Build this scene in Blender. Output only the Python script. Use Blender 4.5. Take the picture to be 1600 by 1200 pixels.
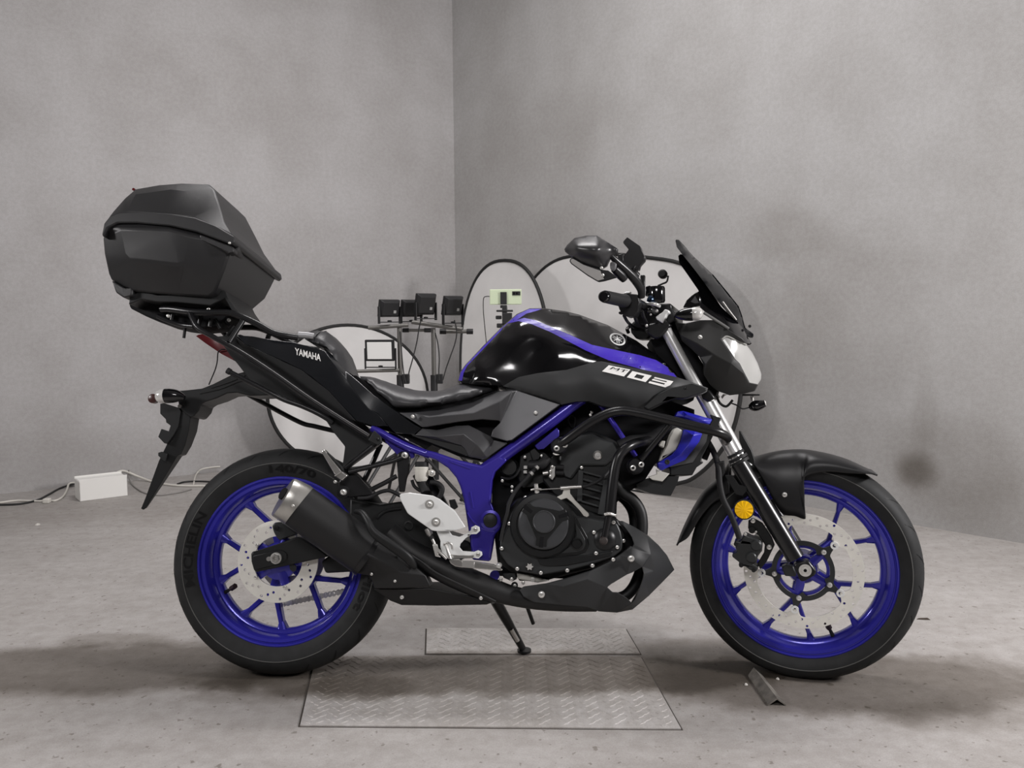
import bpy, bmesh, math, random
import numpy as np
from mathutils import Vector, Matrix
from mathutils.geometry import tessellate_polygon, delaunay_2d_cdt
from mathutils.bvhtree import BVHTree

random.seed(7)
for o in list(bpy.data.objects):
    bpy.data.objects.remove(o)
scene = bpy.context.scene
COL = scene.collection
R = math.radians

# ------------------------------------------------------------------ camera
F_PX = 1300.0
PITCH, ROLL, CAM_H = R(4.70), R(-0.4), 0.962
_fw = Vector((0, math.cos(PITCH), -math.sin(PITCH)))
_rt0 = Vector((1, 0, 0)); _up0 = Vector((0, math.sin(PITCH), math.cos(PITCH)))
_rt = _rt0 * math.cos(ROLL) + _up0 * math.sin(ROLL)
_up = _up0 * math.cos(ROLL) - _rt0 * math.sin(ROLL)
CAM = Vector((0, 0, CAM_H))
camd = bpy.data.cameras.new('camera')
camd.sensor_width = 36.0
camd.lens = F_PX / 1600 * 36
camd.clip_start = 0.05
cam = bpy.data.objects.new('camera', camd)
COL.objects.link(cam)
cam.matrix_world = Matrix(((_rt.x, _up.x, -_fw.x, CAM.x), (_rt.y, _up.y, -_fw.y, CAM.y),
                           (_rt.z, _up.z, -_fw.z, CAM.z), (0, 0, 0, 1)))
scene.camera = cam

# ------------------------------------------------------------------ world, lights, exposure
world = bpy.data.worlds.new('world'); scene.world = world
world.use_nodes = True
world.node_tree.nodes['Background'].inputs[0].default_value = (1.0, 0.975, 0.975, 1)
world.node_tree.nodes['Background'].inputs[1].default_value = 0.05

def area(name, loc, target, sx, sy, power, col=(1, 0.972, 0.972)):
    l = bpy.data.lights.new(name, 'AREA'); l.shape = 'RECTANGLE'
    l.size, l.size_y, l.energy, l.color = sx, sy, power, col
    o = bpy.data.objects.new(name, l); COL.objects.link(o)
    o.location = loc
    o.rotation_euler = (Vector(target) - Vector(loc)).to_track_quat('-Z', 'Y').to_euler()
    return o
area('lamp_right', (3.0, 1.2, 1.7), (-0.3, 2.9, 0.8), 0.5, 0.35, 74)
area('lamp_left', (-3.0, 1.3, 1.8), (0.2, 2.5, 0.6), 0.5, 0.35, 30)
area('lamp_front', (-0.3, -0.9, 2.7), (0.0, 2.2, 0.4), 1.2, 0.4, 29)
area('lamp_overhead', (-0.3, 3.3, 3.75), (-0.3, 3.2, 0), 2.2, 0.4, 60)

scene.view_settings.view_transform = 'Standard'
scene.view_settings.look = 'None'
scene.view_settings.gamma = 1.0
scene.view_settings.use_curve_mapping = False
scene.view_settings.exposure = 0.28

# ------------------------------------------------------------------ materials (procedural)
MATS = {}
def mat(name, col, rough=0.5, metal=0.0, spec=0.5, coat=0.0, noise=None, bump=None, emit=None, trans=0.0, ior=1.45, alpha=1.0):
    """noise=(scale, amount[, detail]) varies the colour; bump=(scale, strength)"""
    if name in MATS: return MATS[name]
    m = bpy.data.materials.new(name); m.use_nodes = True
    nt = m.node_tree; b = nt.nodes['Principled BSDF']
    b.inputs['Base Color'].default_value = (*col, 1)
    b.inputs['Roughness'].default_value = rough
    b.inputs['Metallic'].default_value = metal
    b.inputs['Specular IOR Level'].default_value = spec
    b.inputs['Coat Weight'].default_value = coat
    b.inputs['Coat Roughness'].default_value = 0.06
    b.inputs['Transmission Weight'].default_value = trans
    b.inputs['IOR'].default_value = ior
    b.inputs['Alpha'].default_value = alpha
    tc = nt.nodes.new('ShaderNodeTexCoord')
    if noise:
        n = nt.nodes.new('ShaderNodeTexNoise'); n.inputs['Scale'].default_value = noise[0]
        n.inputs['Detail'].default_value = noise[2] if len(noise) > 2 else 4
        nt.links.new(tc.outputs['Object'], n.inputs['Vector'])
        r = nt.nodes.new('ShaderNodeValToRGB')
        a = noise[1]
        r.color_ramp.elements[0].position = 0.3; r.color_ramp.elements[1].position = 0.7
        r.color_ramp.elements[0].color = (*[max(0, c * (1 - a)) for c in col], 1)
        r.color_ramp.elements[1].color = (*[min(1, c * (1 + a)) for c in col], 1)
        nt.links.new(n.outputs['Fac'], r.inputs['Fac'])
        nt.links.new(r.outputs['Color'], b.inputs['Base Color'])
    if bump:
        n = nt.nodes.new('ShaderNodeTexNoise'); n.inputs['Scale'].default_value = bump[0]
        n.inputs['Detail'].default_value = 3
        nt.links.new(tc.outputs['Object'], n.inputs['Vector'])
        bp = nt.nodes.new('ShaderNodeBump'); bp.inputs['Strength'].default_value = bump[1]
        bp.inputs['Distance'].default_value = 0.002
        nt.links.new(n.outputs['Fac'], bp.inputs['Height'])
        nt.links.new(bp.outputs['Normal'], b.inputs['Normal'])
    if emit:
        b.inputs['Emission Color'].default_value = (*emit[:3], 1)
        b.inputs['Emission Strength'].default_value = emit[3]
    MATS[name] = m
    return m

GLOSS = mat('gloss_black_paint', (0.004, 0.004, 0.005), 0.12, coat=0.6)
SATIN = mat('satin_black_metal', (0.008, 0.008, 0.009), 0.30)
PLAST = mat('matte_black_plastic', (0.011, 0.0115, 0.012), 0.44, spec=0.38, bump=(900, 0.10))
GREYP = mat('dark_grey_silk_plastic', (0.062, 0.062, 0.066), 0.36, metal=0.3, spec=0.55, bump=(1200, 0.08))
MATTE = mat('charcoal_matte_paint', (0.027, 0.028, 0.029), 0.52, spec=0.42, bump=(700, 0.06))
BOXP = mat('grained_black_plastic', (0.018, 0.018, 0.019), 0.38, spec=0.5, bump=(1500, 0.2))
RUBBER = mat('tyre_rubber', (0.0165, 0.017, 0.0175), 0.62, spec=0.30, noise=(30, 0.2))
RUBB2 = mat('black_rubber', (0.014, 0.014, 0.015), 0.6, spec=0.35)
SIDEW = mat('tyre_lettering_rubber', (0.004, 0.004, 0.0045), 0.5, spec=0.25)
VINYL = mat('seat_vinyl', (0.034, 0.034, 0.037), 0.38, spec=0.6, bump=(1600, 0.12))
ENGB = mat('engine_black_paint', (0.006, 0.0065, 0.007), 0.36, bump=(400, 0.05))
ENGG = mat('engine_dark_grey_paint', (0.036, 0.038, 0.039), 0.40, metal=0.3)
BLUE = mat('wheel_blue_paint', (0.032, 0.029, 0.36), 0.25, metal=0.3, coat=0.5)
FRAMEB = mat('frame_blue_paint', (0.034, 0.022, 0.30), 0.28, metal=0.25, coat=0.5)
TANKB = mat('tank_stripe_blue', (0.050, 0.024, 0.42), 0.42, coat=0.15)
SHRB = mat('shroud_blue_plastic', (0.022, 0.022, 0.42), 0.35, coat=0.2)
CHROME = mat('chrome', (0.80, 0.80, 0.79), 0.24, metal=0.6)
ALU = mat('brushed_aluminium', (0.62, 0.61, 0.59), 0.28, metal=1, noise=(60, 0.08))
DISC = mat('brake_disc_steel', (0.84, 0.82, 0.76), 0.36, metal=0.25, noise=(25, 0.06))
SILVER = mat('silver_paint', (0.80, 0.81, 0.80), 0.38, metal=0.15)
STEEL = mat('zinc_steel', (0.55, 0.54, 0.52), 0.35, metal=0.9)
BOLTM = mat('bright_bolt_steel', (0.80, 0.79, 0.76), 0.30, metal=0.7)
CAPM = mat('exhaust_cap_steel', (0.50, 0.49, 0.46), 0.33, metal=0.9, noise=(18, 0.2))
EXHB = mat('exhaust_black_coating', (0.009, 0.009, 0.0095), 0.5, bump=(300, 0.06))
WHITE = mat('white_print', (0.80, 0.79, 0.77), 0.5)
AMBER = mat('amber_reflector', (1.0, 0.56, 0.0), 0.5, spec=0.3)
RED = mat('red_lamp_lens', (0.085, 0.008, 0.010), 0.2)
CLEAR = mat('clear_lens', (0.90, 0.90, 0.90), 0.05, trans=0.85, ior=1.4)
LENS = mat('headlamp_silver', (0.50, 0.50, 0.485), 0.2, metal=0.35)
SMOKE = mat('smoked_screen', (0.0045, 0.005, 0.006), 0.10, spec=0.10)
RESV = mat('translucent_white_plastic', (0.66, 0.64, 0.58), 0.45)
MIRR = mat('mirror_glass', (0.40, 0.39, 0.38), 0.12)  # grey base colour painted in place of the reflected wall
DARK = mat('shadow_gap_black', (0.005, 0.005, 0.006), 0.7, spec=0.2)
RADC = mat('radiator_core_grey', (0.05, 0.05, 0.05), 0.6)
RADT = mat('radiator_tank_grey', (0.52, 0.51, 0.47), 0.5)
FORKB = mat('fork_black_anodised', (0.006, 0.006, 0.007), 0.27, spec=0.7)
FENDB = mat('fender_satin_black', (0.008, 0.008, 0.009), 0.40)
ENGL = mat('engine_cover_grey', (0.060, 0.062, 0.066), 0.36, metal=0.4)

# ------------------------------------------------------------------ frames and pixel -> direction
YAW, LEAN, STEER, WB = R(-2.67), R(-12.06), R(-16.4), 1.4012
R_REAR, R_FRONT = 0.312 * 0.975, 0.292 * 1.012
BIKE = Matrix.Translation((-0.629, 2.183, 0.0)) @ Matrix.Rotation(YAW, 4, 'Z') @ Matrix.Rotation(LEAN, 4, 'X')
CR = Vector((0, 0, R_REAR)); CF = Vector((WB, 0, R_FRONT))
STEERM = Matrix.Translation(CF) @ Matrix.Rotation(STEER, 4, Vector((-math.sin(R(25)), 0, math.cos(R(25))))) @ Matrix.Translation(-CF)
IDM = Matrix.Identity(4)
FR = {'W': IDM, 'B': BIKE, 'S': BIKE @ STEERM}
FRI = {k: v.inverted() for k, v in FR.items()}

def ray(px, py):
    return (_fw + _rt * ((px - 800) / F_PX) - _up * ((py - 600) / F_PX)).normalized()
def U(px, py, lat, fr='B'):
    """pixel direction met with the plane lying `lat` metres to the bike's right of its centre plane"""
    i = FRI[fr]; o = i @ CAM; d = i.to_3x3() @ ray(px, py)
    t = (-lat - o.y) / d.y
    return o + d * t
def floor_pt(px, py, z=0.0):
    d = ray(px, py); t = (z - CAM.z) / d.z
    return CAM + d * t
def on_plane(px, py, p0, n):
    d = ray(px, py); t = (p0 - CAM).dot(n) / d.dot(n)
    return CAM + d * t
CROPS = dict(A=(140, 270, 4.4433), B=(220, 460, 4), C=(250, 690, 3.157), D=(540, 620, 4), E=(760, 600, 3.75), F=(700, 440, 4),
             G=(860, 340, 4), H=(1040, 680, 3), I=(400, 720, 4.4444), J=(620, 850, 3.6364), K=(540, 380, 5), L=(0, 680, 3.75),
             M=(360, 940, 1.8182), N=(1050, 600, 4), O=(1130, 760, 5), a=(870, 360, 8), b=(920, 430, 10), d=(1040, 360, 8),
             e=(1040, 500, 8), g=(960, 610, 8), h=(540, 650, 8), i=(770, 640, 8), j=(770, 770, 8), k=(880, 780, 8), l=(1120, 770, 8),
             m=(630, 780, 8), n=(380, 480, 8), o=(220, 560, 8), p=(540, 570, 8), q=(920, 530, 8), r=(190, 440, 8), X=(0, 0, 1))
def c(key, pts):
    x0, y0, s = CROPS[key]
    return [(x0 + q[0] / s, y0 + q[1] / s) + tuple(q[2:]) for q in pts]
def c1(key, u, v):
    x0, y0, s = CROPS[key]
    return (x0 + u / s, y0 + v / s)

# ------------------------------------------------------------------ object builders
FRAME_OF = {}
def link(name, me, material, parent=None, fr='B', smooth=35, bevel=0, seg=2, sub=0, mats=None):
    o = bpy.data.objects.new(name, me); COL.objects.link(o)
    if material: me.materials.append(material)
    for mm in (mats or []): me.materials.append(mm)
    if smooth:
        for p in me.polygons: p.use_smooth = True
        me.set_sharp_from_angle(angle=R(smooth))
    if bevel:
        b = o.modifiers.new('bevel', 'BEVEL'); b.width = bevel; b.segments = seg
        b.limit_method = 'ANGLE'; b.angle_limit = R(30); b.harden_normals = False
    if sub:
        s = o.modifiers.new('sub', 'SUBSURF'); s.levels = sub; s.render_levels = sub
    FRAME_OF[o.name] = fr
    if parent is not None:
        o.parent = parent
        pf = FRAME_OF.get(parent.name, 'B')
        if pf != fr:
            o.matrix_basis = FRI[pf] @ FR[fr]
    elif fr != 'W':
        o.matrix_basis = FR[fr]
    return o
def mesh(verts, faces):
    me = bpy.data.meshes.new('m'); me.from_pydata([tuple(v) for v in verts], [], faces)
    bm = bmesh.new(); bm.from_mesh(me)
    bmesh.ops.recalc_face_normals(bm, faces=bm.faces); bm.to_mesh(me); bm.free()
    return me
def mirrored(o, axis=1, fr=None):
    """a copy for the bike's far side (mirrored mesh, its own object)"""
    me = o.data.copy()
    for v in me.vertices: v.co[axis] = -v.co[axis]
    me.flip_normals()
    n = bpy.data.objects.new(o.name.split('.')[0], me); COL.objects.link(n)
    for md in o.modifiers:
        k = n.modifiers.new(md.name, md.type)
        if md.type == 'BEVEL':
            k.width, k.segments, k.limit_method, k.angle_limit = md.width, md.segments, md.limit_method, md.angle_limit
        if md.type == 'SUBSURF': k.levels, k.render_levels = md.levels, md.render_levels
    n.parent = o.parent; n.matrix_basis = o.matrix_basis
    FRAME_OF[n.name] = FRAME_OF[o.name]
    return n
def catmull(pts, n=6, closed=False):
    P = [np.array(p, float) for p in pts]; out = []
    m = len(P); rng = range(m if closed else m - 1)
    for i in rng:
        if closed: p0, p1, p2, p3 = P[(i - 1) % m], P[i], P[(i + 1) % m], P[(i + 2) % m]
        else: p0, p1, p2, p3 = P[max(i - 1, 0)], P[i], P[i + 1], P[min(i + 2, m - 1)]
        for k in range(n):
            t = k / n
            out.append(0.5 * ((2 * p1) + (-p0 + p2) * t + (2 * p0 - 5 * p1 + 4 * p2 - p3) * t * t + (-p0 + 3 * p1 - 3 * p2 + p3) * t ** 3))
    if not closed: out.append(P[-1])
    return [tuple(q) for q in out]

def prism(loops, y0, y1):
    """loops of (x,z) (first outer, others holes) extruded from y0 to y1"""
    V = []; Fc = []
    flat = [[Vector((p[0], p[1], 0)) for p in L] for L in loops]
    tri = tessellate_polygon(flat)
    n = sum(len(L) for L in loops)
    for y in (y0, y1):
        for L in loops:
            for p in L: V.append((p[0], y, p[1]))
    for t in tri:
        Fc.append(tuple(t)); Fc.append(tuple(q + n for q in reversed(t)))
    s = 0
    for L in loops:
        k = len(L)
        for i in range(k):
            a, b = s + i, s + (i + 1) % k
            Fc.append((a, b, b + n, a + n))
        s += k
    return V, Fc
def plate(name, parent, material, pts, lat, th, fr='B', bevel=0.0015, curve=0, holes=(), smooth=35, seg=2):
    """flat part: outline given in pixels on the plane `lat`, th metres thick (inwards)"""
    if curve: pts = catmull(pts, curve, True)
    loops = []
    for L in [pts] + list(holes):
        w = [U(p[0], p[1], lat, fr) for p in L]
        loops.append([(q.x, q.z) for q in w])
    V, Fc = prism(loops, -lat, -(lat - th))
    return link(name, mesh(V, Fc), material, parent, fr, smooth, bevel, seg)
def in_poly(x, y, P):
    r = False; j = len(P) - 1
    for i in range(len(P)):
        xi, yi, xj, yj = P[i][0], P[i][1], P[j][0], P[j][1]
        if (yi > y) != (yj > y) and x < (xj - xi) * (y - yi) / (yj - yi) + xi: r = not r
        j = i
    return r
def tps(pts):
    """thin-plate interpolation of lat over pixels"""
    P = np.array([p[:2] for p in pts], float) / 100.0; z = np.array([p[2] for p in pts], float); n = len(P)
    d = np.linalg.norm(P[:, None] - P[None], axis=2)
    K = np.where(d > 0, d * d * np.log(d + 1e-12), 0) + np.eye(n) * 1e-4
    A = np.zeros((n + 3, n + 3)); A[:n, :n] = K; A[:n, n] = 1; A[:n, n + 1:] = P; A[n, :n] = 1; A[n + 1:, :n] = P.T
    w = np.linalg.lstsq(A, np.concatenate([z, [0, 0, 0]]), rcond=None)[0]
    def f(x, y):
        q = np.array([x, y]) / 100.0; r = np.linalg.norm(P - q, axis=1)
        k = np.where(r > 0, r * r * np.log(r + 1e-12), 0)
        return float(k @ w[:n] + w[n] + q @ w[n + 1:])
    return f
def skin(outline, inner, creases=(), mode='facet', step=8):
    """surface over a pixel outline; every point carries its own lat. -> (list of (px,py,lat), faces, boundary order)"""
    if mode == 'smooth':
        f = tps(list(outline) + list(inner))
        ol = []
        m = len(outline)
        for i in range(m):
            a, b = outline[i], outline[(i + 1) % m]
            k = max(1, int(math.hypot(b[0] - a[0], b[1] - a[1]) / step))
            for q in range(k):
                t = q / k; ol.append(tuple(a[w] + (b[w] - a[w]) * t for w in range(3)))
        xs = [p[0] for p in ol]; ys = [p[1] for p in ol]
        pts = list(ol); x = min(xs) + step / 2; row = 0
        ya = min(ys) + step / 2
        while ya < max(ys):
            x = min(xs) + (step / 2 if row % 2 else 0)
            while x < max(xs):
                if in_poly(x, ya, ol) and min((x - p[0]) ** 2 + (ya - p[1]) ** 2 for p in ol) > (step * 0.45) ** 2:
                    pts.append((x, ya, f(x, ya)))
                x += step
            ya += step * 0.87; row += 1
        nb = len(ol); edges = [(i, (i + 1) % nb) for i in range(nb)]
    else:
        pts = list(outline) + list(inner); nb = len(outline)
        edges = [(i, (i + 1) % nb) for i in range(nb)] + list(creases)
    v, e, fcs, ov, oe, of = delaunay_2d_cdt([Vector((p[0], -p[1])) for p in pts], edges, [], 2, 1e-6)
    full = []
    for k, q in enumerate(v):
        if ov[k]: full.append(pts[ov[k][0]])
        else: full.append((q.x, -q.y, np.mean([p[2] for p in pts])))
    fl = []
    base = [(p[0], p[1]) for p in pts[:nb]]
    for t in fcs:
        cx = sum(full[q][0] for q in t) / len(t); cy = sum(full[q][1] for q in t) / len(t)
        if in_poly(cx, cy, base): fl.append(tuple(t))
    idx = {}
    for k in range(len(v)):
        for w in ov[k]: idx[w] = k
    return full, fl, [idx[w] for w in range(nb)]
def panel(name, parent, material, outline, inner=(), depth=0.02, creases=(), mode='facet', step=8, fr='B', bevel=0, smooth=30):
    """one-sided shaped cover with a returned edge `depth` deep and a closed back"""
    full, fl, bd = skin(outline, inner, creases, mode, step)
    V = [U(*p, fr) for p in full]; n = len(V)
    Fc = list(fl)
    V2 = [Vector((v.x, v.y + depth, v.z)) for v in V]
    Fc += [tuple(q + n for q in reversed(t)) for t in fl]
    m = len(bd)
    for k in range(m):
        a, b = bd[k], bd[(k + 1) % m]
        Fc.append((a, b, b + n, a + n))
    return link(name, mesh(V + V2, Fc), material, parent, fr, smooth, bevel)
def body(name, parent, material, outline, inner=(), creases=(), mode='facet', step=8, fr='B', bevel=0, smooth=30, centre=0.0):
    """closed volume, mirrored about the plane lat = centre"""
    full, fl, bd = skin(outline, inner, creases, mode, step)
    V = [U(*p, fr) for p in full]; n = len(V)
    Fc = list(fl) + [tuple(q + n for q in reversed(t)) for t in fl]
    V2 = [Vector((v.x, -2 * centre - v.y, v.z)) for v in V]
    m = len(bd)
    for k in range(m):
        a, b = bd[k], bd[(k + 1) % m]
        Fc.append((a, b, b + n, a + n))
    return link(name, mesh(V + V2, Fc), material, parent, fr, smooth, bevel)
def sweep(P, rad, seg=12, cap=True, flat=1.0):
    """tube along points; rad a number or a list"""
    P = [Vector(p) for p in P]; n = len(P)
    rr = rad if isinstance(rad, (list, tuple)) else [rad] * n
    V = []; Fc = []
    t0 = (P[1] - P[0]).normalized()
    up = Vector((0, 0, 1)) if abs(t0.z) < 0.9 else Vector((1, 0, 0))
    nrm = (up - t0 * up.dot(t0)).normalized()
    for i in range(n):
        t = ((P[min(i + 1, n - 1)] - P[i]).normalized() + (P[i] - P[max(i - 1, 0)]).normalized())
        t = t.normalized() if t.length > 1e-9 else t0
        nrm = (nrm - t * nrm.dot(t)).normalized(); bn = t.cross(nrm)
        for k in range(seg):
            a = 2 * math.pi * k / seg
            V.append(P[i] + (nrm * math.cos(a) + bn * math.sin(a) * flat) * rr[i])
    for i in range(n - 1):
        for k in range(seg):
            a, b = i * seg + k, i * seg + (k + 1) % seg
            Fc.append((a, b, b + seg, a + seg))
    if cap:
        Fc.append(tuple(range(seg))); Fc.append(tuple((n - 1) * seg + k for k in range(seg)))
    return V, Fc
def tube(name, parent, material, pts, rad, fr='B', curve=5, seg=12, bevel=0, flat=1.0):
    """pts (px,py,lat)"""
    W = [U(*p, fr) for p in pts]
    if curve and len(W) > 2:
        if isinstance(rad, (list, tuple)):
            W4 = catmull([(*w, r) for w, r in zip(W, rad)], curve); W = [w[:3] for w in W4]; rad = [max(1e-4, w[3]) for w in W4]
        else: W = catmull([tuple(w) for w in W], curve)
    V, Fc = sweep(W, rad, seg, True, flat)
    return link(name, mesh(V, Fc), material, parent, fr, 40, bevel)
def wtube(name, parent, material, pts, rad, curve=5, seg=10, fr='W'):
    W = catmull([tuple(p) for p in pts], curve) if curve and len(pts) > 2 else pts
    V, Fc = sweep(W, rad, seg)
    return link(name, mesh(V, Fc), material, parent, fr, 40)
def lathe(centre, axis, prof, seg=32, closed=False):
    """prof: (r, h) along the axis"""
    a = Vector(axis).normalized()
    u = a.orthogonal().normalized(); w = a.cross(u); cc = Vector(centre)
    V = []; Fc = []; m = len(prof)
    for k in range(seg):
        t = 2 * math.pi * k / seg
        d = u * math.cos(t) + w * math.sin(t)
        for r_, h in prof: V.append(cc + d * r_ + a * h)
    for k in range(seg):
        k2 = (k + 1) % seg
        for i in range(m - 1 if not closed else m):
            i2 = (i + 1) % m
            Fc.append((k * m + i, k * m + i2, k2 * m + i2, k2 * m + i))
    if not closed:
        if prof[0][0] > 1e-6: Fc.append(tuple(k * m for k in range(seg)))
        if prof[-1][0] > 1e-6: Fc.append(tuple(k * m + m - 1 for k in range(seg)))
    return V, Fc
def weld(V, Fc, d=1e-6):
    me = bpy.data.meshes.new('m'); me.from_pydata([tuple(v) for v in V], [], Fc)
    bm = bmesh.new(); bm.from_mesh(me)
    bmesh.ops.remove_doubles(bm, verts=bm.verts, dist=d)
    bmesh.ops.dissolve_degenerate(bm, edges=bm.edges, dist=1e-7)
    bmesh.ops.recalc_face_normals(bm, faces=bm.faces); bm.to_mesh(me); bm.free()
    return me
def turned(name, parent, material, px, py, lat, prof, fr='B', seg=32, bevel=0, axis=(0, -1, 0), smooth=35):
    """round part turned about the bike's cross axis; prof (r, h) with h outwards from lat"""
    V, Fc = lathe(U(px, py, lat, fr), axis, prof, seg)
    return link(name, weld(V, Fc), material, parent, fr, smooth, bevel)
def join(parts):
    V = []; Fc = []
    for v, f in parts:
        s = len(V); V += list(v); Fc += [tuple(q + s for q in t) for t in f]
    return V, Fc
def boxg(cx, cy, cz, sx, sy, sz, M=None):
    V = [Vector((cx + i * sx / 2, cy + j * sy / 2, cz + k * sz / 2)) for i in (-1, 1) for j in (-1, 1) for k in (-1, 1)]
    if M is not None: V = [M @ v for v in V]
    return V, [(0, 1, 3, 2), (4, 6, 7, 5), (0, 4, 5, 1), (2, 3, 7, 6), (0, 2, 6, 4), (1, 5, 7, 3)]

# bolts: one shared mesh, placed by matrix
def _bolt_mesh():
    V, Fc = lathe((0, 0, 0), (0, -1, 0), [(1.0, -0.5), (1.0, 0.35), (0.82, 0.62), (0.48, 0.70), (0.45, 0.30), (0.0, 0.30)], 16)
    me = weld(V, Fc)
    for p in me.polygons: p.use_smooth = True
    me.set_sharp_from_angle(angle=R(40)); return me
BOLT = None
def bolt(parent, px, py, lat, r=0.005, material=None, fr='B', name='bolt'):
    global BOLT
    key = (material or BOLTM).name
    if BOLT is None: BOLT = {}
    if key not in BOLT:
        BOLT[key] = _bolt_mesh(); BOLT[key].materials.append(material or BOLTM)
    o = bpy.data.objects.new(name, BOLT[key]); COL.objects.link(o)
    FRAME_OF[o.name] = fr
    o.parent = parent
    M = Matrix.Translation(U(px, py, lat, fr)) @ Matrix.Scale(r, 4)
    pf = FRAME_OF.get(parent.name, 'B')
    o.matrix_basis = M if pf == fr else FRI[pf] @ FR[fr] @ M
    return o
def bvh(o):
    M = FR[FRAME_OF[o.name]]
    me = o.data
    return BVHTree.FromPolygons([M @ v.co for v in me.vertices], [tuple(p.vertices) for p in me.polygons])
def decal(name, parent, material, polys, target, off=0.0006, fr='B', tris=None, refine=0):
    """thin print lying on a part: pixel polygons dropped onto the target's surface"""
    tree = bvh(target); V = []; Fc = []
    def hit(x, y):
        d = ray(x, y); h = tree.ray_cast(CAM, d)
        if h[0] is None:
            near = tree.find_nearest(CAM + d * 2.2); p = near[0]
        else: p = h[0]
        return FRI[fr] @ (p - d * off)
    if tris is not None:
        pts, faces = tris
        if refine:
            me = bpy.data.meshes.new('m'); me.from_pydata([(p[0], p[1], 0) for p in pts], [], faces)
            bm = bmesh.new(); bm.from_mesh(me); bmesh.ops.triangulate(bm, faces=bm.faces)
            for _ in range(4):
                lg = [e for e in bm.edges if e.calc_length() > refine]
                if not lg: break
                bmesh.ops.subdivide_edges(bm, edges=lg, cuts=1, use_grid_fill=True); bmesh.ops.triangulate(bm, faces=bm.faces)
            bm.verts.index_update()
            pts = [(v.co.x, v.co.y) for v in bm.verts]; faces = [tuple(v.index for v in f.verts) for f in bm.faces]; bm.free()
        V = [hit(*p) for p in pts]; Fc = faces
    else:
        for L in polys:
            if refine:
                loops = L if isinstance(L[0], list) else [L]
                flat = [[Vector((p[0], p[1], 0)) for p in q] for q in loops]
                o_ = decal('x', parent, material, None, target, off, fr, ([p for q in loops for p in q], [tuple(t) for t in tessellate_polygon(flat)]), refine)
                s = len(V); V += [v.co.copy() for v in o_.data.vertices]; Fc += [tuple(s + w for w in p.vertices) for p in o_.data.polygons]
                bpy.data.objects.remove(o_); continue
            loops = L if isinstance(L[0], list) else [L]
            flat = [[Vector((p[0], p[1], 0)) for p in q] for q in loops]
            s = len(V)
            for q in loops:
                for p in q: V.append(hit(*p))
            Fc += [tuple(s + w for w in t) for t in tessellate_polygon(flat)]
    return link(name, mesh(V, Fc), material, parent, fr, 0)
def text_mesh(txt, bold=True, shear=0.0, spacing=1.0):
    cu = bpy.data.curves.new('t', 'FONT'); cu.body = txt; cu.resolution_u = 3
    cu.shear = shear; cu.space_character = spacing
    if bold: cu.offset = 0.022
    o = bpy.data.objects.new('t', cu); COL.objects.link(o)
    dg = bpy.context.evaluated_depsgraph_get(); dg.update()
    me = bpy.data.meshes.new_from_object(o.evaluated_get(dg))
    pts = [(v.co.x, v.co.y) for v in me.vertices]; fc = [tuple(p.vertices) for p in me.polygons]
    bpy.data.objects.remove(o)
    x0 = min(p[0] for p in pts); x1 = max(p[0] for p in pts); y0 = min(p[1] for p in pts); y1 = max(p[1] for p in pts)
    return [((p[0] - x0) / (x1 - x0), (p[1] - y0) / (y1 - y0)) for p in pts], fc
def quad_map(pts, tl, tr, br, bl):
    """unit text square -> pixel quad (bilinear)"""
    out = []
    for u, v in pts:
        top = (tl[0] + (tr[0] - tl[0]) * u, tl[1] + (tr[1] - tl[1]) * u)
        bot = (bl[0] + (br[0] - bl[0]) * u, bl[1] + (br[1] - bl[1]) * u)
        out.append((bot[0] + (top[0] - bot[0]) * v, bot[1] + (top[1] - bot[1]) * v))
    return out
def thing(name, label, cat, M=None, group=None):
    o = bpy.data.objects.new(name, None); COL.objects.link(o)
    o.empty_display_size = 0.1
    if M is not None: o.matrix_world = M
    tag(o, label, cat, group); return o
def tag(o, label, cat, group=None):
    o['label'] = label; o['category'] = cat
    if group: o['group'] = group
def struct(o):
    o['kind'] = 'structure'; return o

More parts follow.
